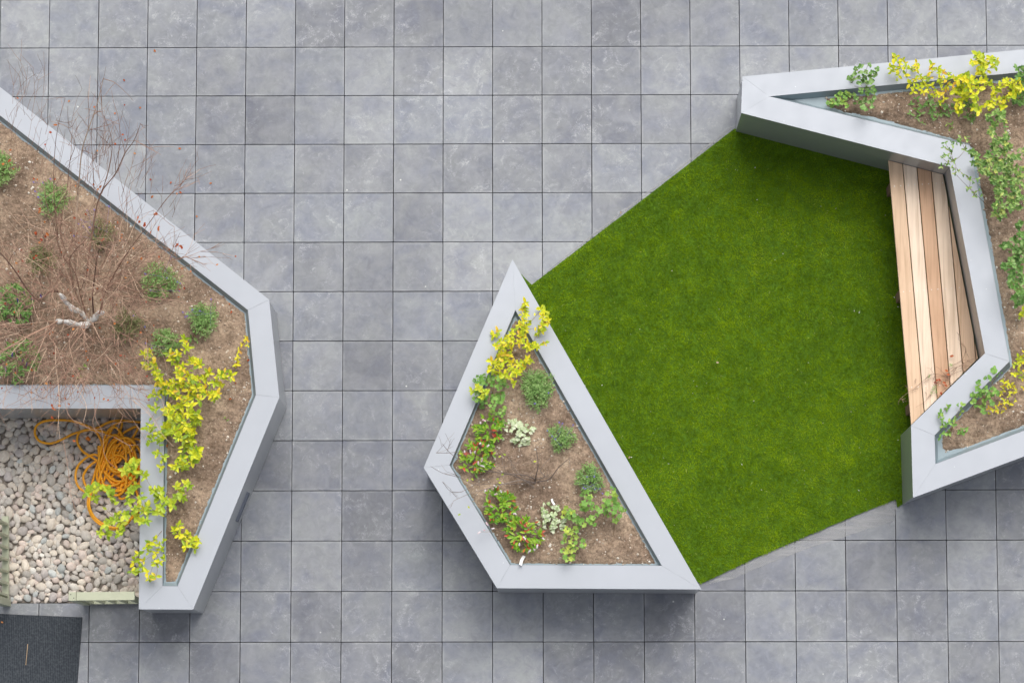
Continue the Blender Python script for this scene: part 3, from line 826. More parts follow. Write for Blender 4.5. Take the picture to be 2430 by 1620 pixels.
def lavender(label, px, py, rx, ry, zs, mat='lav', nst=95, fl=5, flmat='violet', group='lavender clumps', name='lavender', dens=9, ll=.030, flpos=None, cat='plant', hgt=.16):
    b = on_soil(px, py, zs)
    # the dome's middle should appear at (px,py)
    c = at(px, py, b.z+hgt*.5); b = Vector((c.x, c.y, soilz(c)))
    root = empty(name, b, label, cat, group)
    X, Y = rx*.00345, ry*.00345
    fo = MB(); st = MB(); tops = []
    for i in range(int(nst*1.35)):
        a = random.uniform(0, 6.283); r = math.sqrt(random.random())*(1+.12*math.sin(3*a+px)); 
        top = b+Vector((X*r*math.cos(a), Y*r*math.sin(a), hgt*(1.0-.55*r*r)*random.uniform(.8, 1.12)))
        s0 = b+Vector((X*r*.22*math.cos(a), Y*r*.22*math.sin(a), 0))
        mid = s0.lerp(top, .5)+Vector((0, 0, .015))
        st.tube([s0, mid, top], .0013, .0008, 3, random.random(), 2)
        tops.append(top); tt = random.uniform(0, 1)
        for k in range(dens):
            u = .45+.55*k/(dens-1); p = (s0.lerp(mid, u*2) if u < .5 else mid.lerp(top, u*2-1)); q = (top-s0).normalized()
            dd = (q*random.uniform(.5, 1.1)+rdir(random.uniform(0, 6.28), random.uniform(-.2, .5))).normalized()
            fo.leaf(p, dd, (0, 0, 1), ll*random.uniform(.6, 1.1), .0056, 'needle' if dens > 5 else 'lance', min(1, max(0, tt*.6+random.uniform(0, .4))), .15, .15)
    st.build('stem', M['stem'], root); fo.build('foliage', M[mat], root)
    for i in range(fl):
        t_ = random.choice(tops); 
        if flpos and i < len(flpos): q = at(flpos[i][0], flpos[i][1], b.z+hgt*1.2)
        else: q = t_+Vector((random.uniform(-.02, .02), random.uniform(-.02, .02), .035))
        f = MB(); f.tube([t_, t_.lerp(q, .6)+Vector((0, 0, .01)), q], .0008, .0008, 3, .2, 2)
        for k in range(6):
            rosette(f, q+Vector((0, 0, -.004+.005*k))+Vector((random.uniform(-.002, .002), random.uniform(-.002, .002), 0)), 4, .007, .005, 'needle', 0, 1, (-.2, .6))
        f.build('flower', M[flmat], root)
    return root
def spike(root, p, L, rad, mat, d=None):
    d = d or (rdir(random.uniform(0, 6.3), random.uniform(.2, 1.2)))
    f = MB(); n = 9
    f.tube([p, p+d*L*.5, p+d*L], lambda t: rad*(.35+.65*math.sin(math.pi*min(1, .15+.8*t))), None, 6, random.random(), 3)
    for k in range(22):
        q = p+d*(L*random.random()); rosette(f, q, 1, rad*1.6, rad*.9, 'needle', 0, 1, (-.3, .9))
    f.build('flower', M[mat], root)
def persicaria(label, px, py, rx, ry, zs, flowers, reds=0.12, n=26, group='low plants with oblong leaves and pink flower spikes'):
    b = on_soil(px, py, zs); root = empty('knotweed', b, label, 'plant', group)
    fo = MB(); st = MB()
    for i in range(int(n*1.35)):
        a = random.uniform(0, 6.283); r = math.sqrt(random.random())*.95
        p = b+Vector((rx*.00345*r*math.cos(a), ry*.00345*r*math.sin(a), .035+.06*(1-r)*random.uniform(.6, 1.3)))
        st.tube([b+(p-b)*.25, (b+p)/2+Vector((0, 0, .015)), p], .0014, .001, 3, .5, 2)
        for k in range(random.randint(3, 6)):
            red = random.random() < reds
            aa = random.uniform(0, 6.283) if random.random() < .4 else a+random.uniform(-1, 1)
            fo.leaf(p, rdir(aa, random.uniform(0, .9)), (0, 0, 1), random.uniform(.032, .055), random.uniform(.013, .020), 'oval', random.uniform(.85, 1) if red else random.uniform(0, .8), .35, .25)
    st.build('stem', M['stem'], root); fo.build('foliage', M['pers'], root)
    for (fx, fy) in flowers:
        q = at(fx, fy, b.z+.12); f0 = b+Vector(((q.x-b.x)*.6, (q.y-b.y)*.6, .04))
        s_ = MB(); s_.tube([f0, q], .001, .001, 3, 1, 1); s_.build('flower_stalk', M['stem'], root)
        spike(root, q, random.uniform(.020, .032), .0062, 'pink')
    return root
def lamium(label, px, py, rx, ry, zs, n=55, group='silver-leaved mounds'):
    b = on_soil(px, py, zs); root = empty('dead_nettle', b, label, 'plant', group); fo = MB(); st = MB()
    for i in range(n):
        a = random.uniform(0, 6.283); r = math.sqrt(random.random())*(1+.15*math.sin(4*a))
        p = b+Vector((rx*.00345*r*math.cos(a), ry*.00345*r*math.sin(a), .02+.05*(1-r*r)*random.uniform(.7, 1.2)))
        st.tube([b+(p-b)*.3, p], .001, .001, 3, .5, 1)
        rosette(fo, p, 5, .021, .018, 'heart', .1 if random.random() < .3 else .45, .5 if random.random() < .25 else 1, (0, .45))
        if random.random() < .5: rosette(fo, p-Vector((0, 0, .012)), 4, .022, .018, 'heart', 0, .25, (-.1, .3))
    st.build('stem', M['stem'], root); fo.build('foliage', M['lamium'], root); return root

# ---- left planter
lavender('green clump with red leaves, cut by the left edge of the photo', 8, 403, 34, 40, zl, 'lav', 80, 0, group='lavender clumps in the left planter')
lavender('lavender clump nearest the upper left coping, violet flowers on its left', 127, 470, 40, 42, zl, 'lav', 95, 5, flpos=[(80, 433), (84, 455), (91, 468), (120, 425)], group='lavender clumps in the left planter')
lavender('loose lavender under the birch twigs with violet flowers beside it', 240, 553, 30, 38, zl, 'olive', 75, 8, flpos=[(193, 522), (208, 500), (198, 538), (213, 540), (224, 498), (176, 560), (259, 490), (186, 532)], group='lavender clumps in the left planter')
lavender('dull olive clump left of the birch stems with a yellow bud', 96, 618, 36, 40, zl, 'olive', 85, 0, group='lavender clumps in the left planter')
lavender('largest round lavender clump below the long coping', 379, 668, 48, 44, zl, 'lav', 150, 7, flpos=[(396, 660), (428, 673), (426, 690), (345, 650), (358, 690), (406, 610)], group='lavender clumps in the left planter')
lavender('compact round green lavender clump nearest the right coping corner', 483, 757, 36, 41, zl, 'lav', 130, 6, flpos=[(434, 741), (440, 752), (445, 750), (501, 710), (475, 738)], group='lavender clumps in the left planter')
lavender('faded thin clump right of the birch base', 303, 770, 36, 42, zl, 'olive', 75, 2, group='lavender clumps in the left planter')
lavender('grey-green clump tucked above the yellow shrub', 392, 812, 36, 32, zl, 'lav', 85, 2, flpos=[(346, 815)], group='lavender clumps in the left planter')
def sage(label, px, py, rx, ry, fl):
    b = on_soil(px, py, zl); root = empty('sage', b, label, 'plant', 'green sages with dark violet spikes')
    fo = MB(); st = MB()
    for i in range(64):
        a = random.uniform(0, 6.283); r = math.sqrt(random.random())
        p = b+Vector((rx*.00345*r*math.cos(a), ry*.00345*r*math.sin(a), .06+.10*(1-r*r)*random.uniform(.6, 1.2)))
        st.tube([b+(p-b)*.2, p], .0014, .001, 3, .5, 1); rosette(fo, p, 6, .036, .014, 'oval', 0, .9, (-.1, .7))
    st.build('stem', M['stem'], root); fo.build('foliage', M['green_leaf'], root)
    for fx, fy in fl: spike(root, at(fx, fy, b.z+.17), .035, .0055, 'deepviolet', Vector((random.uniform(-.3, .3), .9, .5)).normalized())
sage('leafy green sage with dark violet spikes at the photo edge, level with the birch base', 38, 722, 46, 48, [(43, 717), (76, 712), (99, 708), (60, 700)])
sage('leafy green sage with violet spikes just above the planter arm at the left', 46, 858, 46, 52, [(52, 862), (62, 868), (14, 880), (28, 846)])
cz = z4(320, 760, 4.239)
YG = 'yellow-leaved shrubs'
ya = [(500,190),(530,280),(95,340),(150,330),(190,440),(120,450),(350,340),(380,390),(430,340),(600,430),(650,450),(560,400),(240,560),(270,620),(210,500),(430,520),(480,480),(540,560),(640,590),(700,570),(740,530),(330,640),(400,620),(490,640),(560,640),(620,680),(700,700),(780,740),(370,720),(440,760),(520,800),(600,760),(650,800),(720,740),(300,690),(540,700),(860,550),(900,530),(970,560),(800,620),(870,640),(830,740),(240,260+350),(580,600),(470,570)]
branching_plant('yellow_shrub', 'bushy yellow shrub at the inner corner of the left planter, its top half', 'shrub', (470, 680), ya, zl, (.10, .30), M['yellow'], .046, .019, 'oval', 6, (0, .95), YG, conv=cz)
yb = [(360,880),(460,860),(560,860),(350,950),(440,930),(540,930),(620,950),(600,1010),(480,990),(350,1060),(480,1080),(400,1110),(560,1100),(440,1180),(570,1190),(500,1200),(520,1290),(590,1350),(640,1330),(580,1410),(500,1470),(410,1470),(470,1380),(300,1150),(310,1090),(520,1060),(460,1020),(540,1140),(560,1260),(330,900),(390,1000)]
branching_plant('yellow_shrub', 'bright lime yellow shrub running down beside the narrow planter arm', 'shrub', (450, 1120), yb, zl, (.08, .28), M['yellow'], .052, .023, 'oval', 6, (0, .75), YG, conv=cz)
yc = [(220,880),(180,740),(230,750),(200,910),(140,1090),(180,1060),(110,1080),(230,1130),(150,1220),(240,1210),(240,1330),(220,1350),(300,1370),(260,1480),(180,1170)]
branching_plant('yellow_shrub', 'thin sprigs with green-yellow leaves lying over the narrow planter arm', 'shrub', (330, 1180), yc, zl, (.12, .25), M['lime'], .042, .020, 'oval', 3, (0, 1), YG, conv=cz, along=1)
branching_plant('yellow_shrub', 'slender yellow-orange sprig beside the right coping of the left planter', 'shrub', (1020, 470), [(1115, 165), (1130, 200), (1075, 250), (1050, 310), (1035, 370), (1025, 440), (1010, 450)], zl, (.05, .14), M['yellow'], .030, .014, 'oval', 3, (.55, 1), YG, conv=cz, along=1)
branching_plant('yellow_shrub', 'two-leaved green seedling below the compact lavender', 'plant', (600, 150), [(570, 180), (630, 210), (600, 130)], zl, (.02, .05), M['green_leaf'], .034, .014, 'oval', 2, (.2, .8), YG, conv=cz, along=0)
c3 = z4(0, 960, 3.1357)
yd = [(960,450),(1010,430),(990,490),(930,490),(1080,530),(690,620),(650,650),(740,610),(800,630),(700,690),(830,680),(970,640),(1010,600),(960,720),(1040,700),(1000,780),(1070,790),(1100,760),(870,820),(930,820),(850,860),(790,890),(740,950),(800,960),(880,960),(900,880),(1050,870),(1170,690),(1200,640),(1230,710),(1280,740),(1200,760),(1310,610),(1340,650),(1390,590),(1330,690),(1150,640),(1180,800),(1020,830)]
branching_plant('yellow_shrub', 'spreading lime shrub whose shoots reach over the narrow arm and the orange hose', 'shrub', (1235, 835), yd, zl, (.08, .30), M['lime'], .050, .025, 'oval', 5, (.1, 1), YG, conv=c3, along=1)
ye = [(1160,1000),(1110,1030),(1190,1040),(1090,1060),(1030,1105),(1160,1100),(1000,1170),(1070,1160),(1040,1210),(1010,1240),(1090,1250),(1110,1290),(1160,1275),(980,1240),(1165,1190),(1190,1170)]
branching_plant('yellow_shrub', 'thin yellow shoots hanging over the arm near the low green gate', 'shrub', (1222, 925), ye, zl, (.10, .22), M['yellow'], .044, .022, 'oval', 3, (0, .9), YG, conv=c3, along=0)
yf = [(1335,910),(1300,930),(1330,970),(1370,970),(1400,1000),(1380,1050),(1440,1000),(1450,1070),(1480,1020),(1420,1020),(1400,970)]
branching_plant('yellow_shrub', 'small yellow shrub alone near the narrow tip of the left planter', 'shrub', (1370, 1010), yf, zl, (.06, .16), M['yellow'], .042, .020, 'oval', 4, (.1, .8), YG, conv=c3, along=0)
branching_plant('seedling', 'tiny bright green seedling on bare soil under the birch', 'plant', (191, 880), [(183, 885), (192, 876), (202, 868), (188, 893)], zl, (.01, .04), M['bright'], .022, .012, 'oval', 4, (.2, .8), 'seedlings', along=0)
branching_plant('seedling', 'tiny bright green seedling right of the yellow shrub in the left planter', 'plant', (536, 994), [(533, 991), (540, 998)], zl, (.01, .02), M['bright'], .018, .009, 'oval', 4, (.2, .8), 'seedlings', along=0)

# ---- middle planter
cm = z4(1100, 700, 4.9)
ym = [(720,90),(700,150),(710,230),(700,300),(650,350),(730,350),(720,400),(650,460),(700,440),(690,490),(560,450),(400,430),(350,470),(500,490),(430,540),(560,520),(500,560),(380,600),(430,630),(540,580),(500,680),(450,720),(400,730),(540,700),(330,770),(380,800),(460,780),(310,860),(350,890),(430,860),(480,930),(540,850),(600,870),(560,790),(640,800),(690,830),(620,910),(650,890),(550,970),(420,940),(740,570),(790,570),(860,600),(760,620),(740,740),(740,780),(640,550),(470,960),(900,160),(940,190),(920,240),(940,310),(980,300),(905,410),(950,560),(915,350)]
branching_plant('yellow_shrub', 'yellow shrub in the sharp top corner of the kite-shaped planter', 'shrub', (560, 700), ym, zm, (.06, .24), M['yellow'], .040, .017, 'oval', 5, (.15, .95), YG, conv=cm, along=1)
m2 = [(170,960),(240,940),(310,950),(380,960),(430,1000),(200,1020),(280,1020),(350,1040),(420,1080),(150,1140),(140,1210),(210,1200),(250,1240),(360,1180),(360,1230),(340,1290),(440,1150),(430,1220),(460,1010)]
branching_plant('cranesbill', 'broad-leaved green plant spilling over the left coping of the kite planter', 'plant', (330, 1150), m2, zm, (.06, .18), M['bright'], .040, .036, 'lobed', 3, (0, .6), 'lobed green plants', conv=cm, along=0)
branching_plant('yellow_shrub', 'little lime yellow shoot lying on the left coping of the kite planter', 'shrub', (240, 1160), [(100, 1110), (160, 1060), (170, 1100), (230, 1140), (260, 1130), (200, 1190)], zm, (.14, .22), M['lime'], .036, .018, 'oval', 4, (.5, 1), YG, conv=cm, along=0)
lavender('large dense green lavender against the right coping of the kite planter', 1275.5, 922, 37, 48, zm, 'lav', 190, 2, group='lavender clumps in the kite planter', dens=10)
branching_plant('seedling', 'pair of round seedling leaves left of the large lavender', 'plant', (1240, 968), [(1234, 970), (1247, 970)], zm, (.01, .02), M['bright'], .020, .016, 'round', 2, (.3, .8), 'seedlings', along=0)
ce = z4(1060, 960, 6.032)
def cl(L_, f): return [f(*q) for q in L_]
persicaria('pink-flowered oblong-leaved plant beside the silver mound, one big white flower', *ce(610, 390), 30, 34, zm, cl([(480, 250), (515, 215)], ce), .06)
branching_plant('cranesbill', 'small pale green lobed plant above the first oblong-leaved plant', 'plant', ce(740, 200), cl([(680, 120), (760, 90), (800, 60), (770, 160), (700, 220), (790, 240), (660, 90)], ce), zm, (.05, .12), M['bright'], .034, .030, 'lobed', 2, (.1, .7), 'lobed green plants', along=0)
lamium('silver-white leaved mound in the upper middle of the kite planter', *ce(1020, 410), 36, 28, zm)
lavender('sparse lavender right of the silver mound with pale violet flowers', 1333, 1037, 33, 30, zm, 'lav', 80, 6, flpos=[(1327, 1002), (1335, 1005), (1310, 1035), (1318, 1042), (1299, 1021), (1360, 1008)], group='lavender clumps in the kite planter', hgt=.12)
persicaria('oblong-leaved plant at the left corner with several pink flowers and a red leaf', *ce(430, 780), 40, 38, zm, cl([(255, 655), (345, 690), (400, 685), (490, 545), (610, 575), (455, 860), (485, 870), (505, 810)], ce), .10, 32)
persicaria('oblong-leaved plant halfway down the lower left coping, small white flowers', 1180, 1203, 42, 38, zm, [(1179, 1171), (1190, 1168), (1168, 1203), (1171, 1151), (1152, 1162), (1225, 1219)], .10, 34)
persicaria('oblong-leaved plant at the bottom corner with pink spikes reaching over the coping', 1242, 1268, 44, 38, zm, [(1242, 1273), (1287, 1275), (1267, 1302), (1254, 1310), (1233, 1288), (1276, 1291), (1172, 1253), (1150, 1258), (1140, 1261), (1154, 1239)], .18, 36)
lamium('silver leaved mound with green centre near the bottom of the kite planter', 1313, 1228, 33, 33, zm)
lavender('small lavender with bright violet flowers against the right coping', 1398, 1136, 33, 34, zm, 'lav', 100, 7, flpos=[(1393, 1131), (1384, 1157), (1389, 1159), (1412, 1161), (1424, 1159), (1410, 1131), (1430, 1171)], group='lavender clumps in the kite planter', hgt=.12)
cf = z4(980, 980, 3.1357)
branching_plant('cranesbill', 'yellowish lobed plant trailing down from the lower silver mound', 'plant', (1190, 900), [(1150, 720), (1190, 740), (1120, 760), (1180, 780), (1230, 810), (1260, 820), (1150, 860), (1200, 870), (1190, 920), (1190, 970), (1160, 890), (1270, 970), (1120, 1020), (1125, 950), (1170, 1010), (1210, 1010), (1150, 1085), (1190, 1080)], zm, (.06, .20), M['bright'], .042, .038, 'lobed', 3, (.1, 1), 'lobed green plants', conv=cf, along=0)
branching_plant('cranesbill', 'bright green lobed plant below the violet lavender', 'plant', (1490, 905), [(1290, 610), (1310, 640), (1260, 680), (1250, 700), (1300, 650), (1470, 590), (1440, 640), (1500, 640), (1520, 680), (1480, 720), (1540, 740), (1400, 700), (1350, 700), (1340, 820), (1320, 790), (1360, 770), (1440, 760), (1500, 770), (1530, 700), (1440, 700), (1480, 660)], zm, (.10, .24), M['bright'], .050, .044, 'lobed', 2, (.05, .75), 'lobed green plants', conv=cf, along=0)

# bare shrubs -------------------------------------------------------
def twigs(mb, p, d, L, r, depth, spread=.6, kids=3, tint=(0, 1), droop=0.0, ends=None):
    pts = [p]; q = p.copy(); dd = d.normalized(); seg = 4
    for i in range(seg):
        dd = (dd+Vector((random.uniform(-1, 1), random.uniform(-1, 1), random.uniform(-1, 1)-droop))*.16).normalized()
        q = q+dd*(L/seg); pts.append(q.copy())
    r = max(r*1.2, .0014); mb.tube(pts, r, r*.6, 3 if r < .002 else 5, random.uniform(*tint), 2)
    if ends is not None: ends.append((pts[-1], dd.copy()))
    if depth > 0:
        for k in range(kids):
            i = random.randint(1, seg); b = pts[i]
            nd = (dd+rdir(random.uniform(0, 6.28), random.uniform(-.3, .5))*spread*1.3).normalized()
            twigs(mb, b, nd, L*random.uniform(.45, .75), r*.62, depth-1, spread, kids, tint, droop, ends)
root = empty('bare_shrub', on_soil(1274, 1139, zm), 'leafless grey shrub in the middle of the kite planter, long thin branches to the left', 'shrub')
m = MB(); ends = []
B0 = wloc(root)
def path(f, pts, z0, z1): return [at(*f(x, y), zm+z0+(z1-z0)*i/(len(pts)-1)) for i, (x, y) in enumerate(pts)]
for pts, z0, z1, r in (([(1270, 1080), (1280, 1010), (1310, 850), (1270, 580)], .03, .35, .0042), ([(1300, 1100), (1470, 1060), (1600, 900), (1760, 760)], .03, .3, .0042), ([(1270, 1070), (1150, 1010), (960, 990), (790, 975), (600, 945), (440, 905), (240, 820), (60, 700), (-60, 560)], .03, .55, .0036),
                       ([(1270, 1120), (1150, 1090), (1000, 1030), (860, 990), (690, 1000)], .03, .2, .0050), ([(1250, 1180), (1100, 1080), (960, 1095), (830, 1130), (700, 1165), (480, 1225), (330, 1270), (100, 1370)], .03, .45, .0030),
                       ([(1280, 1100), (1000, 1130), (640, 1130), (400, 1140), (180, 1040), (-50, 980), (-230, 880)], .03, .5, .0026), ([(1290, 1060), (1400, 1030), (1340, 930), (1480, 760)], .03, .25, .0026), ([(1280, 1060), (1060, 1010), (900, 780), (860, 700)], .03, .3, .0022),
                       ([(900, 990), (500, 1100), (220, 1240), (60, 1240), (-60, 1100)], .1, .5, .0018), ([(800, 975), (300, 700), (0, 690), (-150, 690)], .1, .5, .0016)):
    P_ = path(ce, pts, z0, z1); m.tube(P_, r*1.4, max(.0014, r*.5), 5, random.uniform(.3, 1), 4)
    for k in range(3):
        q = random.choice(P_[1:]); twigs(m, q, rdir(random.uniform(0, 6.28), .1), random.uniform(.06, .13), .0013, 1, .6, 2, (0, .8))
m.build('branch', M['greytwig'], root)
m = MB()
for x, y in ((815, 980), (740, 1110), (385, 1080), (290, 1100), (750, 1060), (1240, 815), (850, 720), (740, 750), (330, 1480), (200, 1560)):
    p = at(*ce(x, y), zm+.18); m.leaf(p, rdir(random.uniform(0, 6.3), .1), (0, 0, 1), .024, .013, 'oval', random.uniform(.2, .9))
m.build('foliage', M['lime'], root)

# the many-stemmed birch of the left planter ---------------------------
cb = z4(0, 560, 4.239); c1 = z4(0, 160, 3.1357)
bb = on_soil(207, 765, zl)
birch = empty('birch_tree', bb, 'bare many-stemmed birch with white bark at its foot and reddish twigs', 'tree')
zb = bb.z
def bpath(f, pts, z0, z1): return [at(*f(x, y), zb+z0+(z1-z0)*i/(len(pts)-1)) for i, (x, y) in enumerate(pts)]
for pts, z0, z1, r in (([(905, 870), (855, 800), (790, 755), (735, 735), (690, 690), (650, 650), (632, 615), (600, 585)], .0, .34, .024), ([(905, 875), (860, 895), (780, 888), (700, 870), (640, 860), (575, 858)], .0, .36, .025), ([(905, 860), (950, 830), (985, 780), (1040, 770)], .0, .16, .026)):
    m = MB(); P_ = bpath(cb, pts, z0, z1); ph = random.uniform(0, 5)
    m.tube(P_, lambda t: r*(1-.35*t)*(1+.22*math.sin(t*17+ph)+.1*math.sin(t*43)), None, 10, .5, 5); m.build('trunk', M['bark'], birch, smooth=True)
bm_ = MB(); ends = []
def limb(f, pts, z0, z1, r0, r1, tint, nt=4, L=.35, depth=2, kids=3):
    P_ = bpath(f, pts, z0, z1); bm_.tube(P_, r0*1.15, r1*1.1, 6, min(1, tint+.12), 4)
    for k in range(nt):
        i = random.randint(1, len(P_)-1); d = (P_[i]-P_[i-1]).normalized()
        nd = (d+rdir(random.uniform(0, 6.28), random.uniform(-.2, .4))*.75).normalized()
        twigs(bm_, P_[i], nd, L*random.uniform(.5, 1.1), min(.0022, r0*.6), depth, .6, kids, (.1, .85), .15, ends)
limb(cb, [(575, 858), (500, 900), (330, 985), (170, 1070), (0, 1160), (-120, 1190)], .36, .95, .0060, .003, .62, 5)
limb(cb, [(575, 858), (470, 960), (300, 1060), (130, 1100), (-60, 1200)], .34, .75, .0050, .0022, .55, 4)
limb(cb, [(585, 560), (500, 560), (380, 640), (250, 500), (180, 390), (90, 270), (-30, 130)], .42, 1.3, .0075, .0035, .15, 4)
limb(c1, [(600, 1480), (565, 1260), (580, 950), (592, 800), (610, 620), (655, 470), (720, 280), (770, 85)], .30, 2.0, .0060, .0018, .98, 5, .30, 1, 2)
limb(c1, [(640, 1560), (690, 1210), (745, 950), (860, 790), (930, 640), (1000, 540), (1045, 420)], .28, 1.7, .0062, .0015, .45, 6, .32, 1, 2)
limb(c1, [(745, 950), (800, 800), (835, 600), (810, 460), (760, 330)], .9, 1.7, .003, .0012, .4, 4, .25, 1, 2)
limb(c1, [(700, 900), (690, 700), (680, 500), (700, 350)], .8, 1.6, .0026, .0010, .4, 3, .2, 1, 2)
limb(c1, [(500, 1400), (450, 1200), (500, 900), (520, 700), (560, 570), (510, 450), (505, 290)], .3, 1.6, .003, .0010, .3, 4, .25, 1, 2)
limb(c1, [(430, 1250), (400, 900), (410, 600), (440, 400), (485, 230)], .3, 1.7, .0028, .0010, .3, 4, .25, 1, 2)
limb(cb, [(940, 770), (930, 600), (950, 420), (970, 250), (1000, 120)], .15, .9, .0060, .003, .05, 6, .3)
limb(cb, [(1000, 780), (1060, 560), (1130, 420), (1210, 280), (1330, 100), (1450, -60), (1620, -300)], .15, 1.2, .0052, .002, .35, 7, .35)
limb(cb, [(870, 800), (800, 560), (760, 380), (640, 210), (590, 100), (560, -80), (500, -200)], .15, 1.0, .0050, .002, .4, 7, .35)
limb(cb, [(900, 820), (820, 700), (780, 520)], .05, .35, .0070, .006, 1.0, 0)
limb(cb, [(930, 830), (890, 650), (820, 470)], .05, .40, .0055, .004, .95, 1)
limb(cb, [(820, 720), (740, 500), (700, 250), (770, 130), (880, 20), (1000, -150)], .2, 1.2, .0045, .002, .45, 7, .35)
limb(cb, [(1030, 770), (1040, 500), (1150, 480), (1290, 470), (1500, 380), (1700, 250)], .15, .9, .0050, .002, .7, 7, .35)
limb(cb, [(1050, 580), (1200, 520), (1420, 560), (1600, 540)], .3, .8, .0030, .0015, .3, 5, .3)
limb(cb, [(930, 880), (1000, 1020), (1040, 1080)], .1, .35, .0060, .003, .75, 2)
limb(cb, [(800, 900), (700, 1050), (720, 1200), (760, 1300), (900, 1320)], .2, .7, .0030, .0012, .75, 5, .35)
limb(cb, [(560, 880), (500, 1000), (560, 1100), (620, 1250), (660, 1400)], .3, .9, .0030, .0012, .7, 6, .35)
limb(cb, [(480, 860), (440, 1030), (370, 1200), (300, 1350), (260, 1480)], .3, .8, .0028, .0012, .9, 4, .3)
limb(cb, [(850, 880), (860, 1150), (1060, 1230), (1100, 1400), (1250, 1500)], .2, .8, .0026, .001, .6, 7, .4)
limb(cb, [(900, 870), (1130, 900), (1160, 1100), (1300, 1030), (1500, 1150)], .2, .9, .0026, .001, .65, 7, .4)
limb(cb, [(540, 850), (300, 880), (100, 900), (-40, 880)], .35, .9, .0030, .0012, .75, 5, .3)
limb(cb, [(560, 840), (540, 700), (300, 620), (100, 560), (-30, 470)], .35, 1.1, .0030, .0012, .4, 5, .35)
# long fine twigs hanging over the planter arm and the pebbles
for f, pts, z0, z1 in ((cb, [(560, 1100), (560, 1300), (590, 1500), (600, 1700)], .8, .9), (c3, [(430, -180), (440, -20), (435, 120), (445, 260)], .9, 1.0), (c3, [(500, -220), (480, -60), (520, 90), (650, 170), (750, 180), (860, 140), (980, 120)], .9, 1.1), (c3, [(640, -200), (700, -60), (710, 100), (760, 200), (780, 380), (870, 480)], .8, 1.0),
                       (c3, [(720, -160), (740, -40), (690, 130), (740, 210), (850, 240), (960, 300)], .8, 1.0), (c3, [(880, -160), (870, -20), (930, 40), (1000, 130), (1080, 260)], .8, 1.0), (c3, [(560, -150), (640, 0), (620, 130)], .8, .9), (c3, [(1000, -180), (1060, -120), (1200, -40), (1220, 60)], .8, .9), (c3, [(60, -200), (20, 30)], .7, .8), (c3, [(300, -180), (150, -40), (30, 20)], .7, .9),
                       (c3, [(470, 260), (510, 500), (530, 680), (600, 880)], .9, 1.1), (c3, [(980, -40), (1100, 60), (1210, 220), (1290, 310)], .8, .9), (cz, [(0, 780), (110, 880), (200, 1000), (250, 1090)], .7, .8), (cz, [(230, 260), (300, 400), (330, 560)], .6, .7), (cz, [(130, 360), (60, 500), (20, 640)], .6, .7)):
    P_ = bpath(f, pts, z0, z1); bm_.tube(P_, .0026, .0014, 3, random.uniform(.5, 1), 5)
    for k in range(3):
        q = random.choice(P_); twigs(bm_, q, rdir(random.uniform(0, 6.28), 0), random.uniform(.05, .14), .0010, 1, .6, 2, (.4, 1))
# the dense haze of thin twigs over the soil
for k in range(235):
    a = random.uniform(0, 6.28); r = math.sqrt(random.random()); x = 190+175*r*math.cos(a); y = 730+190*r*math.sin(a)
    if x < -40 or y > 900: continue
    d = Vector((x-200+random.uniform(-190, 190), -(y-750)+random.uniform(-190, 190), random.uniform(0, 110))).normalized()
    twigs(bm_, at(x, y, zb+random.uniform(.05, .8)), d, random.uniform(.14, .34), .0021, 1, .7, 3, (.35, 1), .1, ends if random.random() < .15 else None)
for k in range(90):
    x = random.uniform(20, 420); y = 180+.78*x+random.uniform(-40, 190)
    twigs(bm_, at(x, y, zb+random.uniform(.5, 1.4)), Vector((random.uniform(-.1, .6), 1, .5)).normalized(), random.uniform(.15, .32), .0013, 1, .5, 2, (.1, .6), 0, ends if random.random() < .2 else None)
bm_.build('branches', M['branch'], birch)
tg = MB()
for k in range(400):
    a = random.uniform(0, 6.28); r = math.sqrt(random.random()); x = 170+210*r*math.cos(a); y = 690+235*r*math.sin(a)
    if x < -30 or y > 905 or y < 330+.72*x: continue
    p = at(x, y, zl+.02)
    if not inside(p, lrim): continue
    twigs(tg, Vector((p.x, p.y, soilz(p)+random.uniform(.005, .07))), rdir(random.uniform(0, 6.28), random.uniform(-.05, .3)), random.uniform(.07, .22), .0016, 1 if random.random() < .3 else 0, .6, 2, (0, 1))
tag(tg.build('dry_stems', M['drystem']), 'tangle of dry straw-brown stems on the soil round the birch', 'dry stems', kind='stuff')
lf = MB(); random.shuffle(ends)
for p, d in ends[:95]:
    lf.leaf(p, rdir(random.uniform(0, 6.28), random.uniform(-.6, .4)), (0, 0, 1), random.uniform(.012, .024), random.uniform(.010, .016), 'oval', random.random(), .4, .3)
for x, y in ((270, 1230), (330, 1240), (310, 1300), (265, 1410), (430, 425), (380, 497), (750, 870), (850, 550), (1035, 1140), (1075, 1160), (1340, 1330), (1315, 1335), (1170, 1200), (1140, 960), (1160, 1090), (60, 630), (75, 690), (30, 740), (260, 830), (300, 1050)):
    for q in range(2 if y > 1000 else 1):
        p = at(*c1(x+random.uniform(-12, 12), y+random.uniform(-12, 12)), zb+.5); lf.leaf(p, rdir(random.uniform(0, 6.28), random.uniform(-.3, .4)), (0, 0, 1), random.uniform(.018, .034), random.uniform(.014, .022), 'oval', random.uniform(0, .7), .4, .3)
for x, y in ((390, 1270), (400, 1290), (430, 1265), (380, 1340), (540, 1520)):
    p = at(*z4(0, 560, 3.1357)(x, y), zb+.5); lf.leaf(p, rdir(random.uniform(0, 6.28), 0), (0, 0, 1), .026, .018, 'oval', random.uniform(.2, .8), .4, .3)
lf.build('foliage', M['redleaf'], birch)

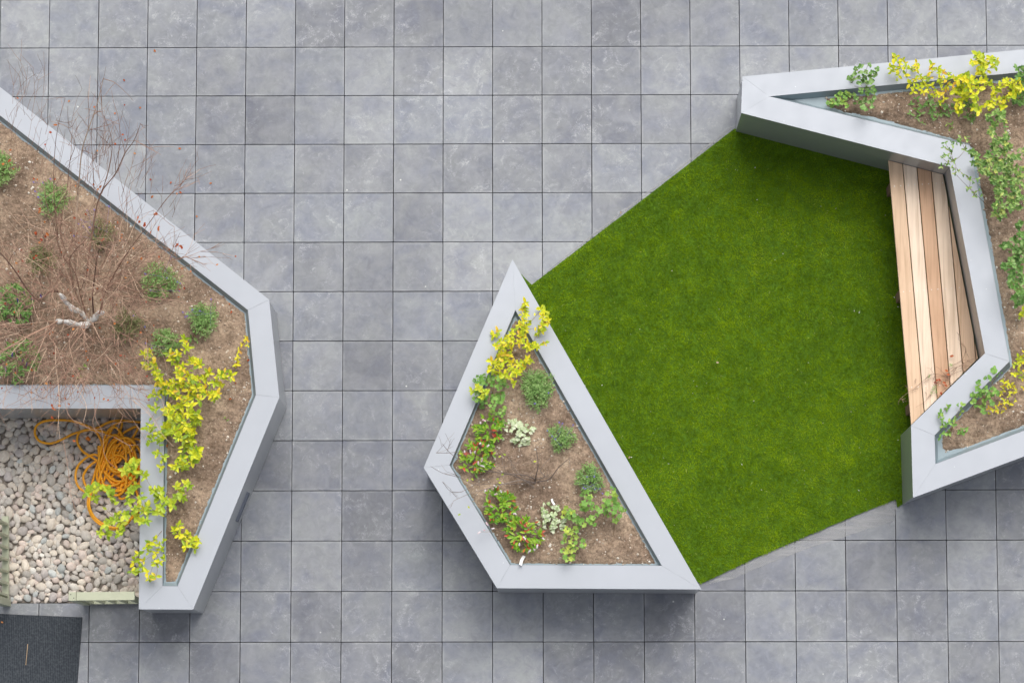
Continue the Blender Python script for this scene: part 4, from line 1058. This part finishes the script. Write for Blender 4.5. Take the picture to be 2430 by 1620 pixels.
# ---- right planter
cr = z4(1940, 110, 4.8)
branching_plant('stonecrop', 'small round-leaved green plant at the narrow end of the right planter', 'plant', (300, 620), [(120, 640), (170, 620), (220, 570), (260, 540), (330, 530), (250, 600), (310, 600), (360, 560), (420, 550), (330, 680), (220, 650), (280, 650)], zr, (.03, .12), M['bright'], .026, .022, 'round', 5, (0, .8), 'round-leaved green plants', conv=cr, along=0)
branching_plant('stonecrop', 'taller round-leaved green plant reaching across the top coping', 'plant', (540, 600), [(430, 260), (500, 230), (590, 210), (650, 240), (680, 260), (420, 320), (480, 300), (550, 290), (620, 300), (400, 380), (470, 360), (540, 350), (600, 350), (650, 340), (380, 440), (480, 420), (560, 420), (610, 400), (500, 500), (560, 480), (620, 470), (640, 520), (560, 540), (640, 590), (600, 640), (540, 620), (480, 650), (510, 700), (550, 710), (620, 690), (450, 600), (350, 370)], zr, (.06, .30), M['green_leaf'], .028, .023, 'round', 5, (.15, 1), 'round-leaved green plants', conv=cr, along=0)
yr = [(860,140),(900,120),(820,240),(930,200),(960,250),(870,270),(1000,190),(920,330),(1000,320),(1130,190),(1110,220),(1130,270),(1160,340),(1200,370),(1050,430),(1120,380),(1090,520),(1160,460),(1220,440),(1210,530),(1290,450),(1330,550),(1390,560),(1400,440),(1390,370),(1300,210),(1290,250),(1370,260),(1420,300),(1250,350),(1490,320),(1550,350),(1470,380),(1440,600),(1540,440),(1480,450)]
branching_plant('yellow_shrub', 'yellow shrub whose long shoots reach left over the top coping', 'shrub', (1500, 520), yr, zr, (.12, .34), M['yellow'], .048, .024, 'oval', 4, (.1, 1), YG, conv=cr, along=1)
ys = [(1600,380),(1680,380),(1560,510),(1640,430),(1700,450),(1620,530),(1590,640),(1600,730),(1680,520),(1740,380),(1820,100),(1840,140),(1760,180),(1890,150),(1860,200),(1910,220),(1970,140),(1900,260),(1820,290),(1870,310),(1850,400),(1900,400),(1940,430),(1840,480),(1760,400),(1750,480),(2040,160),(2020,230),(1720,560),(1650,600),(1640,680),(1800,560),(1780,700),(1840,740),(1700,340),(1800,440)]
branching_plant('yellow_shrub', 'fullest yellow shrub of the right planter, its tallest shoot over the coping', 'shrub', (1740, 600), ys, zr, (.12, .36), M['yellow'], .054, .030, 'oval', 5, (.1, .85), YG, conv=cr, along=1)
yt = [(2020,500),(2000,560),(2080,460),(2130,420),(2160,400),(2230,400),(2200,490),(2280,470),(2330,480),(2240,520),(1990,650),(1930,650),(2060,620),(2110,650),(2130,600),(2220,560),(2180,440),(2260,400),(1960,680),(2110,700)]
branching_plant('yellow_shrub', 'yellow shrub at the photo edge with a star of pointed leaves', 'shrub', (2120, 560), yt, zr, (.10, .30), M['yellow'], .052, .026, 'oval', 5, (.1, .8), YG, conv=cr, along=1)
GG = 'small green plants among the yellow shrubs'
branching_plant('green_herb', 'flat green rosette on bare soil left of the yellow shrubs', 'plant', (1125, 690), [(1125, 600), (1060, 660), (1060, 770), (1180, 770), (1130, 720), (1140, 820), (1190, 690)], zr, (.01, .05), M['green_leaf'], .040, .017, 'oval', 3, (.3, .9), GG, conv=cr, along=0)
branching_plant('green_herb', 'leafy green herb below the yellow shrubs', 'plant', (1400, 720), [(1280, 570), (1290, 630), (1260, 660), (1380, 650), (1330, 700), (1440, 690), (1300, 770), (1410, 760), (1480, 700), (1520, 750), (1540, 680), (1330, 830), (1470, 770), (1360, 790), (1300, 720)], zr, (.02, .10), M['green_leaf'], .036, .018, 'oval', 4, (.2, .9), GG, conv=cr, along=0)
branching_plant('green_herb', 'dark narrow-leaved green herb under the fullest yellow shrub', 'plant', (1730, 760), [(1680, 700), (1740, 680), (1780, 640), (1800, 740), (1700, 800), (1750, 840), (1780, 800), (1680, 640)], zr, (.02, .12), M['green_leaf'], .045, .012, 'lance', 6, (0, .5), GG, conv=cr, along=0)
branching_plant('green_herb', 'dark green leafy plant on the top coping at the photo edge', 'plant', (2330, 380), [(2270, 250), (2330, 240), (2300, 330), (2360, 300), (2280, 360), (2340, 400), (2330, 460), (2400, 300), (2420, 400)], zr, (.12, .28), M['green_leaf'], .040, .020, 'oval', 6, (0, .7), GG, conv=cr, along=0)
branching_plant('green_herb', 'dark green leafy plant under the star-leaved yellow shrub', 'plant', (2290, 600), [(2240, 590), (2300, 560), (2340, 600), (2280, 630), (2350, 540), (2230, 620), (2390, 600), (2320, 640)], zr, (.05, .14), M['green_leaf'], .038, .018, 'oval', 6, (0, .6), GG, conv=cr, along=0)
branching_plant('seedling', 'upright bright seedling in the soil behind the front coping of the right planter', 'plant', (1510, 920), [(1480, 885), (1530, 890), (1510, 940)], zr, (.01, .05), M['bright'], .026, .010, 'oval', 3, (.2, .8), 'seedlings', conv=cr, along=0)
branching_plant('seedling', 'tiny dark seedling left of the upright bright seedling', 'plant', (1205, 875), [(1195, 870), (1215, 880)], zr, (.01, .03), M['green_leaf'], .020, .008, 'oval', 3, (.4, .8), 'seedlings', conv=cr, along=0)
cg = z4(2210, 280, 3.733)
ev = [(540,110),(560,60),(600,200),(560,230),(650,230),(570,300),(640,300),(570,370),(640,380),(710,350),(760,350),(560,450),(500,480),(620,440),(700,420),(740,470),(600,540),(680,530),(760,570),(550,560),(590,610),(700,690),(640,660),(600,720),(560,780),(620,830),(700,800),(740,750),(790,700),(460,400),(410,400),(440,460),(400,340),(360,300),(640,860),(560,850),(500,330),(520,390),(660,590),(730,620),(800,450),(790,520),(820,600),(840,300),(780,800),(840,760),(680,260),(660,170),(530,140),(610,-20),(570,-45),(640,-30),(500,-20),(650,30),(660,480),(610,400),(540,510),(720,560),(760,650),(680,740),(590,660),(640,790)]
branching_plant('evergreen_shrub', 'large evergreen shrub with small oval leaves along the right planter arm', 'shrub', (660, 480), ev, zr, (.15, .55), M['evergreen'], .040, .022, 'oval', 8, (0, .95), 'evergreen shrubs', conv=cg, along=5)
sp = [(120,220),(110,260),(190,240),(160,280),(180,310),(100,350),(140,330),(90,430),(150,400),(200,380),(180,440),(240,470),(210,490),(280,500),(330,530),(340,550),(330,625),(380,665),(388,695),(410,540),(430,640),(300,280),(250,215),(260,180),(310,195)]
branching_plant('evergreen_shrub', 'thin leafy evergreen shoot arching over the coping at the bench corner', 'shrub', (520, 810), sp, zr, (.30, .45), M['evergreen'], .030, .015, 'oval', 3, (0, .9), 'evergreen shrubs', conv=cg, along=0)
el_ = [(780,940),(790,1030),(740,1080),(790,1100),(680,1130),(640,1140),(760,1210),(800,1170),(700,1260),(660,1320),(770,1270),(720,1370),(780,1340),(700,1420),(760,1440),(800,1400),(740,1500),(790,1520),(700,1480),(840,1250),(840,1450),(740,1590),(780,1560),(800,1620),(760,1640),(850,1560),(740,1160),(720,1300),(830,1080)]
branching_plant('evergreen_shrub', 'darker evergreen shrub at the right photo edge beside the middle of the bench', 'shrub', (800, 1300), el_, zr, (.10, .42), M['green_leaf'], .042, .026, 'oval', 8, (0, .95), 'evergreen shrubs', conv=cg, along=2)
ch = z4(2210, 640, 3.564)
branching_plant('yellow_shrub', 'yellow leaves at the photo edge beside the lower end of the bench', 'shrub', (780, 820), [(775, 350), (770, 380), (770, 740), (760, 790), (740, 860), (770, 910), (720, 790), (700, 880), (790, 700), (800, 860), (740, 740)], zr, (.08, .24), M['yellow'], .044, .022, 'oval', 4, (.1, .9), YG, conv=ch, along=0)
branching_plant('yellow_shrub', 'low yellow shrub right of the round-leaved plant, nearest the bottom corner', 'shrub', (640, 1060), [(640, 950), (600, 990), (620, 960), (670, 970), (700, 1000), (690, 1040), (590, 1050), (640, 1120), (580, 1130), (560, 1190), (600, 1200), (660, 1130), (490, 1170), (520, 1180), (710, 1100), (780, 1000), (620, 1150)], zr, (.04, .16), M['yellow'], .036, .017, 'oval', 4, (.4, .95), YG, conv=ch, along=0)
branching_plant('stonecrop', 'round-leaved green plant leaning over the coping below the bench', 'plant', (460, 1080), [(520, 860), (560, 880), (500, 920), (380, 1060), (350, 1050), (430, 1050), (460, 1010), (400, 970), (520, 1000), (540, 1030), (470, 1080), (520, 1120), (360, 1120), (430, 1160), (430, 1200), (390, 1010), (500, 1060), (450, 1120), (530, 840)], zr, (.06, .22), M['bright'], .032, .026, 'round', 4, (0, .6), 'round-leaved green plants', conv=ch, along=0)
branching_plant('stonecrop', 'straggly green plant in the bottom corner of the right planter', 'plant', (170, 1340), [(80, 1210), (70, 1230), (100, 1320), (150, 1290), (180, 1310), (110, 1380), (150, 1380), (260, 1350), (240, 1380), (200, 1260), (260, 1150), (250, 1200), (300, 1340), (90, 1270), (140, 1160)], zr, (.04, .18), M['bright'], .034, .020, 'oval', 3, (0, .7), 'round-leaved green plants', conv=ch, along=0)

# dry twig with a few red leaves lying on the bench
cx5 = z4(1980, 800, 3.564)
p0 = at(*cx5(960, 360), BZ)
tw_ = empty('dry_twig', p0, 'dried brown twig with red leaves lying across the lower bench slats', 'twig')
m = MB()
for pts in ([(1180, 180), (1060, 240), (960, 300), (820, 350), (700, 410), (560, 520), (540, 570)], [(1140, 240), (1040, 250), (940, 340), (860, 420), (780, 530), (690, 590)], [(940, 330), (840, 310), (760, 360), (660, 450)], [(990, 240), (1080, 190), (1110, 90), (1050, 20)], [(920, 300), (980, 380), (890, 470)], [(900, 360), (1000, 310), (1080, 280), (1140, 260)]):
    P_ = [at(*cx5(x, y), BZ+.012+random.uniform(0, .02)) for x, y in pts]; m.tube(P_, .0022, .0009, 4, random.uniform(0, .8), 4)
    for k in range(5): twigs(m, random.choice(P_), rdir(random.uniform(0, 6.3), .15), .05, .001, 1, .6, 3, (0, .9))
m.build('branch', M['branch'], tw_)
m = MB()
for x, y in ((1010, 155), (960, 290), (950, 310), (860, 370), (915, 380), (880, 350), (840, 380), (930, 400), (900, 460)):
    m.leaf(at(*cx5(x, y), BZ+.03), rdir(random.uniform(0, 6.3), .2), (0, 0, 1), random.uniform(.020, .034), .018, 'oval', random.uniform(0, .7))
m.build('leaf', M['redleaf'], tw_)
m = MB()
for x, y in ((840, 440), (860, 460), (820, 470), (850, 420), (990, 230), (980, 240), (800, 330)):
    rosette(m, at(*cx5(x, y), BZ+.03), 7, .022, .004, 'needle', 0, 1, (-.1, .5))
m.build('foliage', M['lav'], tw_)

# white plastic tags in the kite planter
def strip(label, a, b, wd, z, lift):
    A = at(*a, z); B = at(*b, z+lift); d = (B-A).normalized(); n_ = d.cross(Vector((0, 0, 1))).normalized(); m = MB()
    mid = A.lerp(B, .5)+n_*wd*.25
    vs = []
    for p in (A, mid, B): vs += [p-n_*wd/2, p+n_*wd/2, p-n_*wd/2+Vector((0, 0, -.0015)), p+n_*wd/2+Vector((0, 0, -.0015))]
    fs = [(0, 1, 5, 4), (4, 5, 9, 8), (2, 6, 7, 3), (6, 10, 11, 7), (0, 4, 6, 2), (4, 8, 10, 6), (1, 3, 7, 5), (5, 7, 11, 9), (0, 2, 3, 1), (8, 9, 11, 10)]
    m.add(vs, fs); return tag(m.build('plant_label', M['whitetag']), label, 'label', 'white plant labels')
strip('bent white plastic plant label leaning on the bottom coping of the kite planter', (1244, 1318), (1235, 1340), .024, zm+.03, .06)
strip('small white plastic plant label standing in the lower silver mound', (1309, 1183), (1316, 1197), .016, zm+.07, .03)

# fallen leaves on paving, coping and grass
fl = [((297, 193), 0), ((335, 257), 0), ((299, 330), 0), ((323, 365), 0), ((430, 353), 0), ((360, 427), 0), ((407, 431), 0), ((503, 434), 0), ((469, 515), 0), ((426, 455), 0), ((166, 238), 0), ((274, 267), 0), ((2, 1474), .013), ((1473, 508), .03), ((1495, 1082), .03), ((1463, 1110 - 30), .03), ((1706, 860), .03), ((369, 124), 0)]
for (q, z) in fl:
    m = MB(); a = random.uniform(0, 6.3); green_ = q == (1706, 860)
    m.leaf(at(q[0], q[1], z+.004), rdir(a, .05), (0, 0, 1), random.uniform(.016, .026), random.uniform(.010, .016), 'oval', random.random(), .5, -.2)
    place = 'on the dark doormat' if z == .013 else 'on the lawn' if z > .02 else 'on the grey paving near the birch'
    tag(m.build('fallen_leaf', M['redleaf'] if not green_ and z < .02 else M['straw']), ('curled orange leaf ' if z < .02 else 'dry straw-coloured leaf ')+place, 'leaf', 'fallen leaves '+place)

# stone chips, straw and small red leaves lying on the soil
for rim, hz_, nm, dn, lb in ((lrim, lh, 'left', 3000, 'pale stone chips and crumbs on the soil of the left planter'), (mrim, mh, 'middle', 1400, 'pale stone chips and crumbs on the soil of the kite planter'), (rrim, rh, 'right', 1900, 'pale stone chips and crumbs on the soil of the right planter')):
    xs = [p.x for p in rim]; ys = [p.y for p in rim]; m = MB(); s_ = MB(); rl = MB()
    x0_, x1_ = max(min(xs), at(-30, 800, H).x), min(max(xs), at(2460, 800, H).x)
    k = 0
    while k < dn:
        q = Vector((random.uniform(x0_, x1_), random.uniform(min(ys), max(ys))))
        if not inside(q, rim): 
            k += .35; continue
        k += 1
        if noise.noise(Vector((q.x*3, q.y*3, 0)))+random.uniform(-.5, .5) < -.15: continue
        r = random.choice([.0025, .0035, .004, .0045, .006, .0075, .011]); z = hz_(q)
        vs = [(q.x+r*x*random.uniform(.7, 1.3), q.y+r*y*random.uniform(.7, 1.3), z+r*zz*.8+.001) for x, y, zz in ((1, 0, 0), (0, 1, 0), (-1, 0, 0), (0, -1, 0), (0, 0, 1), (0, 0, -1))]
        m.add(vs, [(0, 1, 4), (1, 2, 4), (2, 3, 4), (3, 0, 4), (1, 0, 5), (2, 1, 5), (3, 2, 5), (0, 3, 5)], min(1, max(0, random.gauss(.5, .3))))
        if random.random() < .28:
            a = random.uniform(0, 6.3); l_ = random.uniform(.015, .05); s_.tube([(q.x, q.y, z+.004), (q.x+l_*.5*math.cos(a), q.y+l_*.5*math.sin(a), z+.010), (q.x+l_*math.cos(a+.3), q.y+l_*math.sin(a+.3), z+.005)], .0009, .0007, 3, random.random(), 1)
        if nm == 'left' and random.random() < .035:
            a = random.uniform(0, 6.3); rl.leaf((q.x, q.y, z+.006), rdir(a, .1), (0, 0, 1), random.uniform(.012, .030), random.uniform(.010, .018), 'oval', random.random(), .5, -.2)
    tag(m.build('stone_chips', M['chip']), lb, 'stone chips', kind='stuff')
    tag(s_.build('plant_litter', M['straw']), lb.replace('pale stone chips and crumbs', 'dry straw and stalks scattered'), 'plant litter', kind='stuff')
    if nm == 'left': tag(rl.build('leaf_litter', M['redleaf']), 'orange-red fallen leaves strewn over the soil of the left planter', 'leaf litter', kind='stuff')
